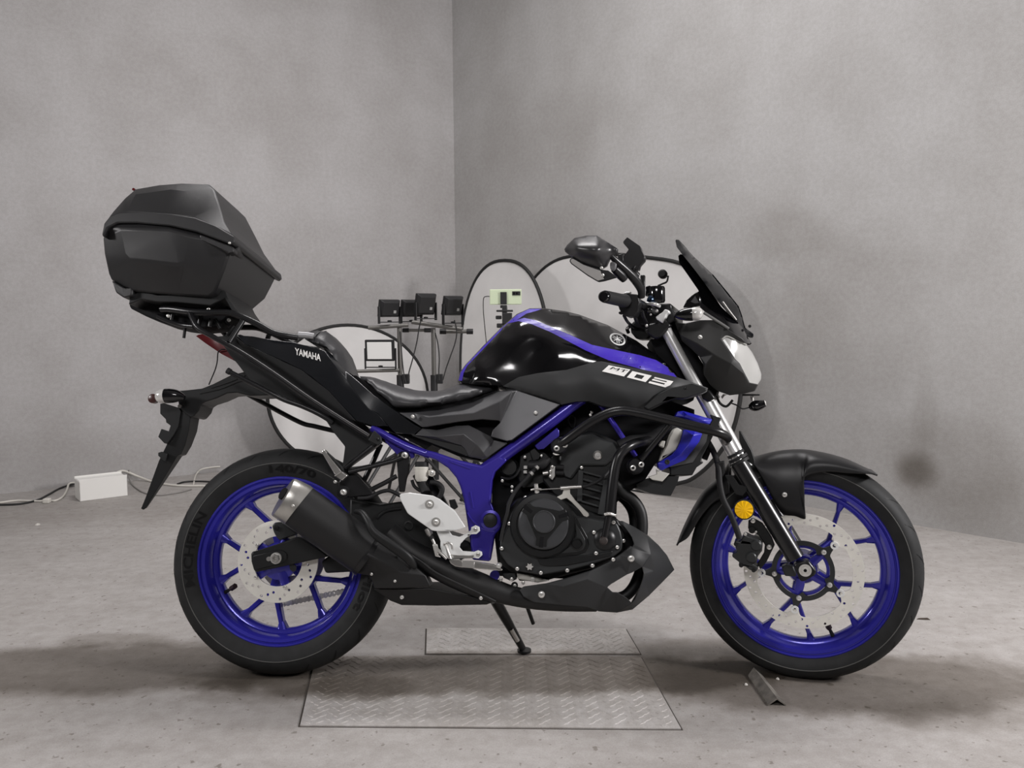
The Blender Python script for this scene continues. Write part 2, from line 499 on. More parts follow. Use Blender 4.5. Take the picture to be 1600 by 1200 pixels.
# ------------------------------------------------------------------ room
def stained_shaded(name, base, blobs, big=(0.5, 0.10), fine=(45, 0.06), streak=None, rough=0.85, bump=0.12, specks=None, axes=(0, 2)):
    """concrete: base colour, large and fine mottling, plus soft stains and painted shade. blobs: (u, v, ru, rv, darkness, edge) in object space"""
    m = bpy.data.materials.new(name); m.use_nodes = True
    nt = m.node_tree; N = nt.nodes; Lk = nt.links; b = N['Principled BSDF']
    b.inputs['Roughness'].default_value = rough; b.inputs['Specular IOR Level'].default_value = 0.25
    tc = N.new('ShaderNodeTexCoord')
    def noise(scale, detail=5, vec=None, rough_=0.6):
        n = N.new('ShaderNodeTexNoise'); n.inputs['Scale'].default_value = scale; n.inputs['Detail'].default_value = detail
        n.inputs['Roughness'].default_value = rough_
        Lk.new(vec or tc.outputs['Object'], n.inputs['Vector']); return n.outputs['Fac']
    def math_(op, a, b_=None, clamp=False):
        n = N.new('ShaderNodeMath'); n.operation = op; n.use_clamp = clamp
        for k, v in enumerate((a, b_)):
            if v is None: continue
            if isinstance(v, (int, float)): n.inputs[k].default_value = v
            else: Lk.new(v, n.inputs[k])
        return n.outputs[0]
    def ramp(v, lo, hi, tolo, tohi):
        n = N.new('ShaderNodeMapRange'); n.interpolation_type = 'SMOOTHSTEP'
        Lk.new(v, n.inputs[0])
        for k, q in zip((1, 2, 3, 4), (lo, hi, tolo, tohi)): n.inputs[k].default_value = q
        return n.outputs[0]
    f = ramp(noise(big[0], 6), 0.3, 0.7, 1 - big[1], 1 + big[1])
    f = math_('MULTIPLY', f, ramp(noise(fine[0], 6, None, 0.7), 0.3, 0.7, 1 - fine[1], 1 + fine[1]))
    f = math_('MULTIPLY', f, ramp(noise(260, 2), 0.3, 0.7, 0.94, 1.06))
    if streak:
        mp = N.new('ShaderNodeMapping'); mp.inputs['Scale'].default_value = streak[0]
        Lk.new(tc.outputs['Object'], mp.inputs['Vector'])
        f = math_('MULTIPLY', f, ramp(noise(1.0, 6, mp.outputs[0], 0.65), 0.35, 0.65, 1 - streak[1], 1 + streak[1]))
    if specks:
        f = math_('MULTIPLY', f, ramp(noise(specks[0], 3, None, 0.5), specks[1], specks[1] + 0.05, 1.0, specks[2]))
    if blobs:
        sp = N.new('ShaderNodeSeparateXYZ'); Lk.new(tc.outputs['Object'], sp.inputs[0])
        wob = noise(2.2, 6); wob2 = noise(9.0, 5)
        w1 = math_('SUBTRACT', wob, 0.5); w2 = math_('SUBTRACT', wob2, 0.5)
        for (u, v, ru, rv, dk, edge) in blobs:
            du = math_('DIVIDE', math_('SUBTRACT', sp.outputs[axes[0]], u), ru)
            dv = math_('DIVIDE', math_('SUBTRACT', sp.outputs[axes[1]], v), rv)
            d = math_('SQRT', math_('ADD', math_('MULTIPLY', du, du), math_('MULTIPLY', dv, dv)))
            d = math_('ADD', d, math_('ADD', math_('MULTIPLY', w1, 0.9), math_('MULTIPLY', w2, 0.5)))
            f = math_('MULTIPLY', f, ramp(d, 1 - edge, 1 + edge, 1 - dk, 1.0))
    mix = N.new('ShaderNodeCombineXYZ')          # grime and painted shade go a little brown
    for k, e in enumerate((1.0, 1.07, 1.16)):
        Lk.new(math_('MULTIPLY', math_('POWER', f, e), base[k]), mix.inputs[k])
    Lk.new(mix.outputs[0], b.inputs['Base Color'])
    bp = N.new('ShaderNodeBump'); bp.inputs['Strength'].default_value = bump; bp.inputs['Distance'].default_value = 0.004
    Lk.new(noise(70, 6), bp.inputs['Height']); Lk.new(bp.outputs[0], b.inputs['Normal'])
    return m

CORNER = floor_pt(715, 699)
_lw = floor_pt(0, 772); _rw = floor_pt(1598, 849)
DL = (_lw - CORNER).normalized(); DR = (_rw - CORNER).normalized()
NL = Vector((-DL.y, DL.x, 0)); NR = Vector((-DR.y, DR.x, 0))
if NL.dot(CAM - CORNER) < 0: NL = -NL
if NR.dot(CAM - CORNER) < 0: NR = -NR
def wall_uv(px, py, d, n):
    p = on_plane(px, py, CORNER, n); return ((p - CORNER).dot(d), p.z)
def wall(name, d, n, length, height, material, th=0.2):
    M = Matrix(((d.x, n.x, 0, CORNER.x), (d.y, n.y, 0, CORNER.y), (0, 0, 1, 0), (0, 0, 0, 1)))
    V, Fc = boxg(length / 2 - th / 2, -th / 2, height / 2, length + th, th, height)
    o = link(name, mesh(V, Fc), material, None, 'W', 0)
    o.matrix_world = M; struct(o); return o
def blob(px, py, rx, ry, dk, edge, d, n):
    u, z = wall_uv(px, py, d, n); u2, _ = wall_uv(px + rx, py, d, n); _, z2 = wall_uv(px, py - ry, d, n)
    return (u, z, abs(u2 - u), abs(z2 - z), dk, edge)
rb = [blob(1225, 365, 75, 40, 0.13, 0.5, DR, NR), blob(1330, 500, 120, 150, 0.10, 0.35, DR, NR), blob(1180, 520, 130, 90, 0.08, 0.4, DR, NR),
      blob(1432, 735, 26, 24, 0.50, 0.75, DR, NR), blob(1500, 730, 110, 70, 0.14, 0.4, DR, NR), blob(1445, 650, 20, 60, 0.12, 0.5, DR, NR),
      blob(820, 300, 120, 160, 0.12, 0.6, DR, NR), blob(1560, 800, 120, 60, 0.14, 0.5, DR, NR)]  # blob by the corner: light falloff painted into the plaster
lb = [blob(660, 330, 80, 100, 0.07, 0.5, DL, NL), blob(350, 120, 200, 60, 0.06, 0.5, DL, NL), blob(60, 720, 200, 40, 0.08, 0.6, DL, NL)]
wl = wall('wall_left', DL, NL, 6.5, 3.9, stained_shaded('left_wall_plaster', (0.40, 0.388, 0.385), lb, big=(1.5, 0.09)))
wr = wall('wall_right', DR, NR, 6.5, 3.9, stained_shaded('right_wall_plaster', (0.40, 0.392, 0.386), rb, big=(1.5, 0.09)))

pl_m = stained_shaded('rear_wall_plaster', (0.40, 0.39, 0.385), [], big=(1.5, 0.09))
struct(link('wall_back', mesh(*boxg(0, -4.1, 1.95, 14, 0.2, 3.9)), pl_m, None, 'W', 0))
struct(link('ceiling', mesh(*boxg(0, 1.3, 4.0, 14, 11, 0.2)), pl_m, None, 'W', 0))
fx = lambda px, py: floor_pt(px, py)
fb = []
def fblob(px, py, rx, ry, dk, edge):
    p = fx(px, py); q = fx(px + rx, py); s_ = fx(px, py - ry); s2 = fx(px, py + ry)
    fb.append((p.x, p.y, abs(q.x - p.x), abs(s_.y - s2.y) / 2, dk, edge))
fblob(790, 1056, 470, 34, 0.60, 0.20)  # dark band by the wheels: tyre stain with the bike's shadow painted in
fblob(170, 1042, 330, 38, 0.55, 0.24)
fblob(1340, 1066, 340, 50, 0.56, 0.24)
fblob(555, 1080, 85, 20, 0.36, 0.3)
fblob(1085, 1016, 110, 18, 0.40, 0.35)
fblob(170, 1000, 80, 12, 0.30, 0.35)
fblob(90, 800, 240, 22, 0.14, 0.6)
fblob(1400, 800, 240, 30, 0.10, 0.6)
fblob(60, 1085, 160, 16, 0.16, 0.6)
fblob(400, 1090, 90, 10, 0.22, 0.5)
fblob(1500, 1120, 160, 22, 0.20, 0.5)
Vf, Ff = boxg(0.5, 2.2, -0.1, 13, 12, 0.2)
floor = struct(link('floor', mesh(Vf, Ff), stained_shaded('concrete_floor', (0.365, 0.345, 0.330), fb, big=(1.1, 0.07), fine=(22, 0.09),
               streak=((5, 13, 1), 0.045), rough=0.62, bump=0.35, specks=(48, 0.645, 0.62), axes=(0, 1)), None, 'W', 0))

# ------------------------------------------------------------------ steel chequer plates set on the floor
def chequer(name, label, corners, th):
    P = [floor_pt(*q, th) for q in corners]
    top = [(p.x, p.y, th) for p in P]; bot = [(p.x, p.y, 0.0) for p in P]
    o = link(name, mesh(top + bot, [(0, 1, 2, 3), (7, 6, 5, 4), (0, 4, 5, 1), (1, 5, 6, 2), (2, 6, 7, 3), (3, 7, 4, 0)]), PLATEM, None, 'W', 0)
    tag(o, label, 'floor plate')
    cen = sum(P, Vector()) / 4; G = [p + (p - cen).normalized() * 0.005 for p in P]
    link('edge_gap', mesh([(g.x, g.y, 0.0008) for g in G] + [(g.x, g.y, 0.0) for g in G], [(0, 1, 2, 3), (7, 6, 5, 4), (0, 4, 5, 1), (1, 5, 6, 2), (2, 6, 7, 3), (3, 7, 4, 0)]), DARKGAP, o, 'W', 0)
    poly = [(p.x, p.y) for p in P]; V = []; Fc = []
    x0, x1 = min(p[0] for p in poly), max(p[0] for p in poly); y0, y1 = min(p[1] for p in poly), max(p[1] for p in poly)
    st = 0.030; j = 0; y = y0 + 0.012
    while y < y1 - 0.01:
        x = x0 + 0.01 + (j % 2) * st / 2; i = 0
        while x < x1:
            if all(in_poly(x + ax, y + ay, poly) for ax, ay in ((0.012, 0), (-0.012, 0), (0, 0.010), (0, -0.010))):
                a = R(38) if (i + j) % 2 else R(-38)
                ca, sa = math.cos(a), math.sin(a); s = len(V)
                for lx, ly, lz in ((-0.012, 0, 0), (0, -0.0035, 0), (0.012, 0, 0), (0, 0.0035, 0), (-0.006, 0, 0.0016), (0.006, 0, 0.0016)):
                    V.append((x + lx * ca - ly * sa, y + lx * sa + ly * ca, th + lz))
                Fc += [(s, s + 1, s + 4), (s + 1, s + 5, s + 4), (s + 1, s + 2, s + 5), (s + 2, s + 3, s + 5), (s + 3, s + 4, s + 5), (s + 3, s, s + 4)]
            x += st; i += 1
        y += st / 2; j += 1
    t = link('tread_bars', mesh(V, Fc), PLATEM, o, 'W', 0); t['kind'] = 'stuff'
    return o
DARKGAP = mat('dirt_filled_gap', (0.07, 0.06, 0.052), 0.9)
pb = fb[:6]  # plates carry the same stain and painted-in shadow
PLATEM = stained_shaded('worn_chequer_steel', (0.50, 0.475, 0.455), [(q[0], q[1] + 0.015, q[2], q[3], q[4] * 0.95, q[5]) for q in pb], big=(3, 0.12), fine=(30, 0.12), rough=0.5, bump=0.1, axes=(0, 1))
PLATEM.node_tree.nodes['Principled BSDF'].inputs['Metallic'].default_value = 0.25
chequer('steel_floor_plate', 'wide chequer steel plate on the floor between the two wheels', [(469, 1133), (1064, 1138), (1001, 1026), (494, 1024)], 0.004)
chequer('steel_floor_plate', 'small pale chequer steel plate under the kickstand foot', [(666, 1021), (1000, 1021), (977, 982), (667, 981)], 0.004)

# ------------------------------------------------------------------ background things
BLK = mat('black_fabric_rim', (0.012, 0.012, 0.012), 0.6)
FAB = mat('white_reflector_fabric', (0.62, 0.61, 0.60), 0.55, noise=(6, 0.05), bump=(10, 0.6))
LBODY = mat('lamp_black_housing', (0.013, 0.013, 0.014), 0.45)
POLE = mat('grey_stand_pole', (0.16, 0.155, 0.145), 0.4, metal=0.6)
LGLASS = mat('lamp_front_glass', (0.78, 0.78, 0.76), 0.25)
CAB = mat('black_cable', (0.02, 0.02, 0.02), 0.5)
CABW = mat('white_cable', (0.62, 0.60, 0.55), 0.5)
BOXW = mat('white_box_plastic', (0.80, 0.79, 0.76), 0.45)
PHONE = mat('mint_green_phone', (0.58, 0.66, 0.47), 0.3)

def reflector(label, pts, p0, n, rim=0.011):
    P = [on_plane(x, y, p0, n) for x, y in pts]
    base = min(P, key=lambda q: q.z)
    t = thing('photo_reflector', label, 'reflector', Matrix.Translation((base.x, base.y, 0)), 'round photo reflectors leaning on the walls')
    FRAME_OF[t.name] = 'W'; off = Vector((base.x, base.y, 0))
    P = [q - off for q in P]
    cen = sum(P, Vector()) / len(P)
    m = len(P); V = []; Fc = []
    rings = 10
    for side in (0.003, -0.003):
        s = len(V); V.append(cen + n * side)
        for k in range(1, rings + 1):
            for q in P:
                rr = k / rings
                w = 0.010 * math.sin(7 * (q.z - cen.z) * rr + 4 * (q.x - cen.x) * rr) * (1 - rr) ** 0.5
                V.append(cen + (q - cen) * rr + n * (side + w))
        for k in range(m): Fc.append((s, s + 1 + k, s + 1 + (k + 1) % m))
        for k in range(rings - 1):
            for i in range(m):
                a = s + 1 + k * m + i; b_ = s + 1 + k * m + (i + 1) % m
                Fc.append((a, b_, b_ + m, a + m))
    link('fabric', mesh(V, Fc), FAB, t, 'W', 60)
    V, Fc = sweep(P + [P[0], P[1]], rim, 8, False)
    link('rim', mesh(V, Fc), BLK, t, 'W', 60)
    return t
def ellipse(cx, cy, a, b_, e=2.0, n=72):
    out = []
    for k in range(n):
        t = 2 * math.pi * k / n; ct, st = math.cos(t), math.sin(t)
        out.append((cx + a * math.copysign(abs(ct) ** (2 / e), ct), cy + b_ * math.copysign(abs(st) ** (2 / e), st)))
    return out
leanL = (NL + Vector((0, 0, 0.10))).normalized(); leanR = (NR + Vector((0, 0, 0.10))).normalized()
reflector('white round reflector with black rim behind the motorcycle tail', ellipse(543, 620, 125, 112), floor_pt(545, 733), leanL)
reflector('narrow upright white reflector behind the phone in the corner', ellipse(789, 577, 69, 170, 2.35), floor_pt(790, 748), leanR)
reflector('largest white reflector, seen behind the handlebar and mirror', catmull([(811, 486), (820, 460), (836, 434), (860, 412), (890, 401), (945, 397), (1007, 402), (1064, 412), (1110, 440), (1140, 490),
          (1155, 550), (1158, 610), (1145, 672), (1117, 717), (1085, 746), (1057, 756), (1000, 768), (930, 756), (865, 715), (825, 650), (808, 570)], 4, True), floor_pt(1000, 769), leanR)

def depth_pt(px, py, Y):
    d = ray(px, py); return CAM + d * ((Y - CAM.y) / d.y)
def stand(label, px, ytop, Y, cuff):
    top = depth_pt(px, ytop, Y); foot = Vector((top.x, Y, 0))
    t = thing('light_stand', label, 'light stand', Matrix.Translation(foot), 'light stands by the left wall'); FRAME_OF[t.name] = 'W'
    link('pole', mesh(*sweep([(0, 0, 0.22), (0, 0, top.z)], 0.012, 12)), POLE, t, 'W', 40)
    zc = depth_pt(px, cuff, Y).z
    link('lower_sleeve', mesh(*sweep([(0, 0, 0.10), (0, 0, zc)], 0.019, 12)), LBODY, t, 'W', 40)
    V, Fc = boxg(0.03, 0, zc - 0.02, 0.035, 0.03, 0.05); link('clamp_knob', mesh(V, Fc), LBODY, t, 'W', 0, 0.004)
    for k in range(3):
        a = R(90 + 120 * k + 20)
        link('leg', mesh(*sweep([(0.02 * math.cos(a), 0.02 * math.sin(a), 0.36), (0.34 * math.cos(a), 0.34 * math.sin(a), 0.009)], 0.009, 8)), LBODY, t, 'W', 40)
    return t, foot, top
def bar(t, foot, k1, k2, Y, r, tips=False, name='cross_bar'):
    p, q = [depth_pt(*c1('K', *k), Y) - foot for k in (k1, k2)]
    link(name, mesh(*sweep([p, q], r, 10)), POLE, t, 'W', 40)
    if tips:
        d = (q - p).normalized()
        for e, s in ((p, 1), (q, -1)):
            link('bar_tip', mesh(*sweep([e - d * s * 0.004, e + d * s * 0.03], r * 1.45, 10)), LBODY, t, 'W', 40)
YS = 4.25
t1, f1, top1 = stand('light stand with a grey pole, nearer the motorcycle tail', 624, 512, YS, 586)
bar(t1, f1, (178, 662), (490, 640), YS - 0.02, 0.010)
bar(t1, f1, (0, 1003), (420, 992), YS - 0.02, 0.009)
bar(t1, f1, (450, 680), (660, 680), YS + 0.08, 0.008, True)
t2, f2, top2 = stand('light stand with a grey pole, nearer the wall corner', 677, 512, YS + 0.1, 586)
bar(t2, f2, (515, 615), (912, 672), YS + 0.06, 0.011)
bar(t2, f2, (742, 690), (990, 690), YS + 0.16, 0.010, True)

def floodlight(label, kx, ky, Y, wpx, hpx, yaw, tilt, feet_ky, group='LED floodlights on the light stands', front=False):
    p = depth_pt(*c1('K', kx, ky), Y); fz = depth_pt(*c1('K', kx, feet_ky), Y).z + 0.012
    s = Y / F_PX
    W, H, Dp = wpx, hpx, 0.034
    t = thing('floodlight', label, 'floodlight', Matrix.Translation((p.x, p.y, fz)) @ Matrix.Rotation(yaw, 4, 'Z'), group); FRAME_OF[t.name] = 'W'
    Mh = Matrix.Translation((0, 0, p.z - fz)) @ Matrix.Rotation(tilt, 4, 'X')
    # housing: front face at -y local, tapering to the back
    V = []
    for y, k in ((-Dp / 2, 1.0), (Dp * 0.1, 1.0), (Dp / 2, 0.78)):
        for sx, sz in ((-1, -1), (1, -1), (1, 1), (-1, 1)): V.append(Mh @ Vector((sx * W / 2 * k, y, sz * H / 2 * k)))
    Fc = [(0, 1, 2, 3), (8, 9, 10, 11)] + [(r_ * 4 + k, r_ * 4 + (k + 1) % 4, r_ * 4 + 4 + (k + 1) % 4, r_ * 4 + 4 + k) for r_ in range(2) for k in range(4)]
    link('housing', mesh(V, Fc), LBODY, t, 'W', 0, 0.003)
    V, Fc = boxg(0, -Dp / 2 - 0.001, 0, W * 0.84, 0.004, H * 0.80, Mh); link('front_glass', mesh(V, Fc), LGLASS, t, 'W', 0, 0.001)
    V, Fc = boxg(-W * 0.2, Dp / 2 + 0.001, -H * 0.16, 0.014, 0.003, 0.014, Mh); link('rating_label', mesh(V, Fc), WHITEG, t, 'W', 0)
    for sx in (-1, 1):
        V, Fc = boxg(sx * (W / 2 + 0.004), 0, (p.z - fz) / 2, 0.005, 0.018, p.z - fz + 0.02); link('bracket_arm', mesh(V, Fc), LBODY, t, 'W', 0)
    V, Fc = boxg(0, 0, -0.002, W + 0.012, 0.02, 0.005); link('bracket_foot', mesh(V, Fc), LBODY, t, 'W', 0)
    link('wing_bolt', mesh(*lathe((0, 0, -0.002), (0, 0, 1), [(0.010, 0), (0.012, 0.008), (0.004, 0.010), (0.0, 0.010)], 10)), LBODY, t, 'W', 40)
    return t
WHITEG = mat('grey_label', (0.35, 0.35, 0.34), 0.5)
floodlight('small black floodlight, leftmost of four with their backs to the camera', 342, 510, YS - 0.02, 0.115, 0.088, R(180 + 40), R(-12), 632)
floodlight('black floodlight partly hidden behind a taller floodlight', 512, 510, YS + 0.06, 0.115, 0.088, R(180 + 40), R(-12), 628)
floodlight('tallest black floodlight, over the middle of the crossbar', 625, 478, YS - 0.02, 0.115, 0.108, R(180 + 40), R(-14), 605)
floodlight('black floodlight at the right end of the crossbar beside the corner', 838, 490, YS + 0.06, 0.115, 0.100, R(180 + 40), R(-14), 640)
floodlight('floodlight showing its white front glass, below the others', 271, 836, YS - 0.02, 0.150, 0.108, R(-6), R(4), 985)

def kcable(label, pts, Y, r=0.0032, group='lamp leads hanging from the stands'):
    P = [depth_pt(*c1('K', *k), Y) for k in pts]
    o = wtube('lamp_lead', None, CAB, P, r); tag(o, label, 'cable', group); return o
kcable('thin black lead hanging from the tallest floodlight to the left stand', [(600, 560), (575, 660), (555, 780), (520, 920), (495, 1010), (488, 1075)], YS - 0.03)
kcable('thin black lead hanging beside the left stand pole', [(425, 690), (435, 820), (445, 940), (458, 1040), (470, 1090)], YS - 0.03)
kcable('thin black lead hanging beside the right stand pole', [(700, 700), (722, 790), (732, 900), (728, 1000), (732, 1070)], YS + 0.05)
kcable('thin black lead hanging from the floodlight beside the corner', [(850, 600), (868, 690), (855, 780), (820, 880), (785, 980), (760, 1070)], YS + 0.05)

# phone on its tripod
YP = 4.1
pp = depth_pt(*c1('K', 1250, 420), YP)
t = thing('smartphone', 'mint green smartphone held sideways on a small tripod', 'phone', Matrix.Translation((pp.x, pp.y, pp.z - 0.038)) @ Matrix.Rotation(R(-4), 4, 'Z')); FRAME_OF[t.name] = 'W'
link('phone_body', mesh(*boxg(0, 0, 0.038, 0.157, 0.009, 0.075)), PHONE, t, 'W', 0, 0.004, 3)
cm = link('camera_bump', mesh(*boxg(0.053, -0.0055, 0.055, 0.040, 0.003, 0.020)), LBODY, t, 'W', 0, 0.0012)
for dx in (-0.011, 0.003):
    link('camera_lens', mesh(*lathe((0.053 + dx, -0.0068, 0.055), (0, -1, 0), [(0.005, 0), (0.005, 0.0012), (0, 0.0012)], 12)), GLOSS, cm, 'W', 40)
t = thing('phone_tripod', 'black phone holder and tripod behind the fuel tank', 'tripod', Matrix.Translation((pp.x - 0.005, pp.y, 0))); FRAME_OF[t.name] = 'W'
z0 = pp.z
link('phone_clamp', mesh(*join([boxg(-0.005, -0.010, z0 - 0.006, 0.032, 0.008, 0.060), boxg(-0.005, 0, z0 - 0.047, 0.034, 0.02, 0.014)])), LBODY, t, 'W', 0, 0.002)
link('clamp_plate', mesh(*boxg(0.0, 0, z0 - 0.068, 0.082, 0.03, 0.010)), LBODY, t, 'W', 0, 0.003)
link('tripod_head', mesh(*join([boxg(0.012, 0, z0 - 0.105, 0.05, 0.04, 0.055), boxg(0.0, 0, z0 - 0.078, 0.026, 0.024, 0.07), boxg(-0.03, 0, z0 - 0.10, 0.03, 0.014, 0.018), boxg(-0.025, 0, z0 - 0.14, 0.03, 0.02, 0.022)])), LBODY, t, 'W', 0, 0.004)
link('centre_column', mesh(*sweep([(0, 0, 0.25), (0, 0, z0 - 0.10)], 0.013, 12)), LBODY, t, 'W', 40)
for k in range(3):
    a = R(30 + 120 * k)
    link('leg', mesh(*sweep([(0.02 * math.cos(a), 0.02 * math.sin(a), 0.62), (0.27 * math.cos(a), 0.27 * math.sin(a), 0.01)], 0.010, 8)), LBODY, t, 'W', 40)
o = wtube('charging_cable', None, CAB, [depth_pt(*c1('K', *k), YP) for k in ((1124, 416), (1100, 416), (1078, 432), (1076, 520), (1084, 620), (1096, 740), (1100, 800), (1096, 900))], 0.0022)
tag(o, 'thin black charging cable hanging from the green phone', 'cable')

# white cable box and cables on the floor by the left wall
pA = floor_pt(125, 784); pB = floor_pt(200, 774.5)
ax = (pB - pA); Lb = ax.length; ax.normalize(); bx_ = Vector((-ax.y, ax.x, 0)); 
if bx_.y < 0: bx_ = -bx_
Hb = 0.116
t = thing('cable_box', 'white plastic cable box on the floor by the left wall', 'box', Matrix(((ax.x, bx_.x, 0, pA.x), (ax.y, bx_.y, 0, pA.y), (0, 0, 1, 0), (0, 0, 0, 1)))); FRAME_OF[t.name] = 'W'
wd = 0.13
link('case', mesh(*join([boxg(Lb / 2, 0.002, Hb / 2, Lb, 0.004, Hb), boxg(Lb / 2, wd, Hb / 2, Lb, 0.004, Hb), boxg(0.002, wd / 2, Hb / 2 - 0.006, 0.004, wd, Hb - 0.012),
     boxg(Lb - 0.002, wd / 2, Hb / 2 - 0.006, 0.004, wd, Hb - 0.012), boxg(Lb / 2, wd / 2, 0.002, Lb, wd, 0.004)])), BOXW, t, 'W', 0, 0.001)
V, Fc = prism([[(0.004, 0.004), (Lb - 0.004, 0.004), (Lb - 0.004, wd - 0.004), (0.004, wd - 0.004)], [(Lb * 0.35, wd * 0.42), (Lb * 0.62, wd * 0.42), (Lb * 0.62, wd * 0.52), (Lb * 0.35, wd * 0.52)]], 0, 0.004)
link('lid', mesh([(v[0], v[2], Hb - 0.014 + v[1]) for v in V], Fc), BOXW, t, 'W', 0)
def ground(px, py, r):
    p = floor_pt(px, py, r)
    if (p - CORNER).dot(NL) < 0.02:
        p = on_plane(px, py, CORNER + NL * 0.02, NL)
    return p
def lcable(name, label, pts, m_, r=0.0055, grp='cables along the foot of the left wall'):
    P = [ground(*c1('L', *k), r) for k in pts]
    o = wtube(name, None, m_, P, r); tag(o, label, 'cable', grp); return o
lcable('power_cable', 'black cable running from the white box to the left', [(452, 284), (420, 288), (350, 312), (280, 350), (220, 380), (120, 402), (0, 408), (-80, 410)], CAB)
lcable('power_cable', 'white cable looping from the white box to a plug at its left', [(445, 278), (405, 285), (392, 320), (370, 358), (330, 382), (290, 384)], CABW)
lcable('power_cable', 'white cable lying along the wall at the left edge', [(270, 386), (200, 386), (100, 383), (0, 395), (-80, 402)], CABW)
link('cable_plug', mesh(*boxg(0, 0, 0.0, 0.035, 0.03, 0.026)), CABW, None, 'W', 0, 0.006)
o = bpy.data.objects['cable_plug']; q = ground(*c1('L', 275, 384), 0.013); o.location = q; tag(o, 'white plug lying on the floor left of the white box', 'plug')
lcable('power_cable', 'white cable arching out of the white box towards the rear wheel', [(655, 245), (690, 216), (730, 210), (800, 238), (880, 268), (960, 286), (1060, 296), (1190, 297), (1290, 300)], CABW, 0.0065)
lcable('power_cable', 'thin black and pale cable dropping beside the white box', [(754, 205), (756, 250), (775, 290), (815, 322), (860, 342), (930, 352), (1000, 344), (1060, 334), (1120, 318)], mat('grey_cable', (0.22, 0.21, 0.20), 0.5), 0.004)
lcable('power_cable', 'black cable along the wall left of the rear wheel', [(1040, 286), (1080, 274), (1150, 270), (1230, 272), (1300, 272)], CAB, 0.005)
lcable('power_cable', 'short white cable rising up the wall beside the rear tyre', [(1135, 285), (1142, 250), (1155, 222), (1180, 200), (1240, 188), (1290, 184)], CABW, 0.0045)

# angle iron and scraps
A0, A1 = floor_pt(1172, 1056), floor_pt(1183, 1052); B0, B1 = floor_pt(1203, 1103), floor_pt(1225, 1103)
rz = 0.020
ang = []
for (p, q) in ((A0, A1), (B0, B1)):
    mid = (p + q) / 2; w = (q - p).normalized() * 0.022
    for dz in (0.0, -0.004):
        ang += [mid - w + Vector((0, 0, 0.004 + dz)), mid + Vector((0, 0, rz + dz)), mid + w + Vector((0, 0, 0.004 + dz))]
Fc = [(0, 1, 7, 6), (1, 2, 8, 7), (3, 9, 10, 4), (4, 10, 11, 5), (0, 6, 9, 3), (2, 5, 11, 8), (0, 3, 4, 1), (1, 4, 5, 2), (6, 7, 10, 9), (7, 8, 11, 10)]
o = link('angle_iron', mesh(ang, Fc), mat('rusty_angle_steel', (0.20, 0.185, 0.165), 0.6, metal=0.3, noise=(40, 0.4)), None, 'W', 0)
tag(o, 'short length of angle iron on the floor by the front tyre', 'angle iron')
def scrap(name, label, px, py, sx, sy, sz, m_, rz_=0.3):
    p = floor_pt(px, py); V = []
    for k in range(7):
        a = 2 * math.pi * k / 7; q = 0.7 + 0.3 * random.random()
        V.append((math.cos(a) * sx * q, math.sin(a) * sy * q, 0))
    for k in range(7): V.append((V[k][0] * 0.7, V[k][1] * 0.7, sz * (0.6 + 0.4 * random.random())))
    Fc = [tuple(range(7)), tuple(range(7, 14))] + [(k, (k + 1) % 7, 7 + (k + 1) % 7, 7 + k) for k in range(7)]
    o = link(name, mesh(V, Fc), m_, None, 'W', 0); o.location = p; o.rotation_euler.z = rz_
    tag(o, label, 'scrap'); return o
CRUMB = mat('pale_crumb', (0.62, 0.60, 0.56), 0.7)
scrap('paper_crumb', 'small white crumb on the floor below the cable box', 59, 820, 0.014, 0.016, 0.008, CRUMB)
scrap('wood_splinter', 'dark splinter on the floor right of the front tyre', 1444, 968, 0.026, 0.004, 0.006, mat('dark_wood', (0.06, 0.045, 0.035), 0.8), -0.1)
scrap('stone_crumb', 'pale crumb beside the upper end of the angle iron', 1166, 1070, 0.006, 0.006, 0.004, CRUMB)
scrap('stone_crumb', 'pale crumb on the floor between angle iron and front tyre', 1215, 1061, 0.005, 0.006, 0.004, CRUMB)

# ------------------------------------------------------------------ motorcycle
MC = thing('motorcycle', 'black and blue naked motorcycle with a top box, parked on its kickstand', 'motorcycle', BIKE)
FRAME_OF[MC.name] = 'B'

def polar(C_, r, a, y):
    return Vector((C_.x + r * math.cos(a), y, C_.z + r * math.sin(a)))
def ringloop(r, n=72, C_=(0, 0)):
    return [(C_[0] + r * math.cos(2 * math.pi * k / n), C_[1] + r * math.sin(2 * math.pi * k / n)) for k in range(n)]
def spoke_bar(C_, p0, p1, w0, w1, t0, t1):
    """tapered bar between two (r, angle) points; w in-plane half widths, t half depth"""
    a = polar(C_, p0[0], p0[1], 0); b = polar(C_, p1[0], p1[1], 0); d = (b - a).normalized(); n = Vector((-d.z, 0, d.x))
    V = []
    for P, w, t in ((a, w0, t0), (b, w1, t1)):
        for (sw, st) in ((-1, -0.75), (-0.55, -1), (0.55, -1), (1, -0.75), (1, 0.75), (0.55, 1), (-0.55, 1), (-1, 0.75)):
            V.append(P + n * w * sw + Vector((0, 1, 0)) * t * st)
    Fc = [tuple(range(8)), tuple(range(8, 16))] + [(k, (k + 1) % 8, 8 + (k + 1) % 8, 8 + k) for k in range(8)]
    return V, Fc
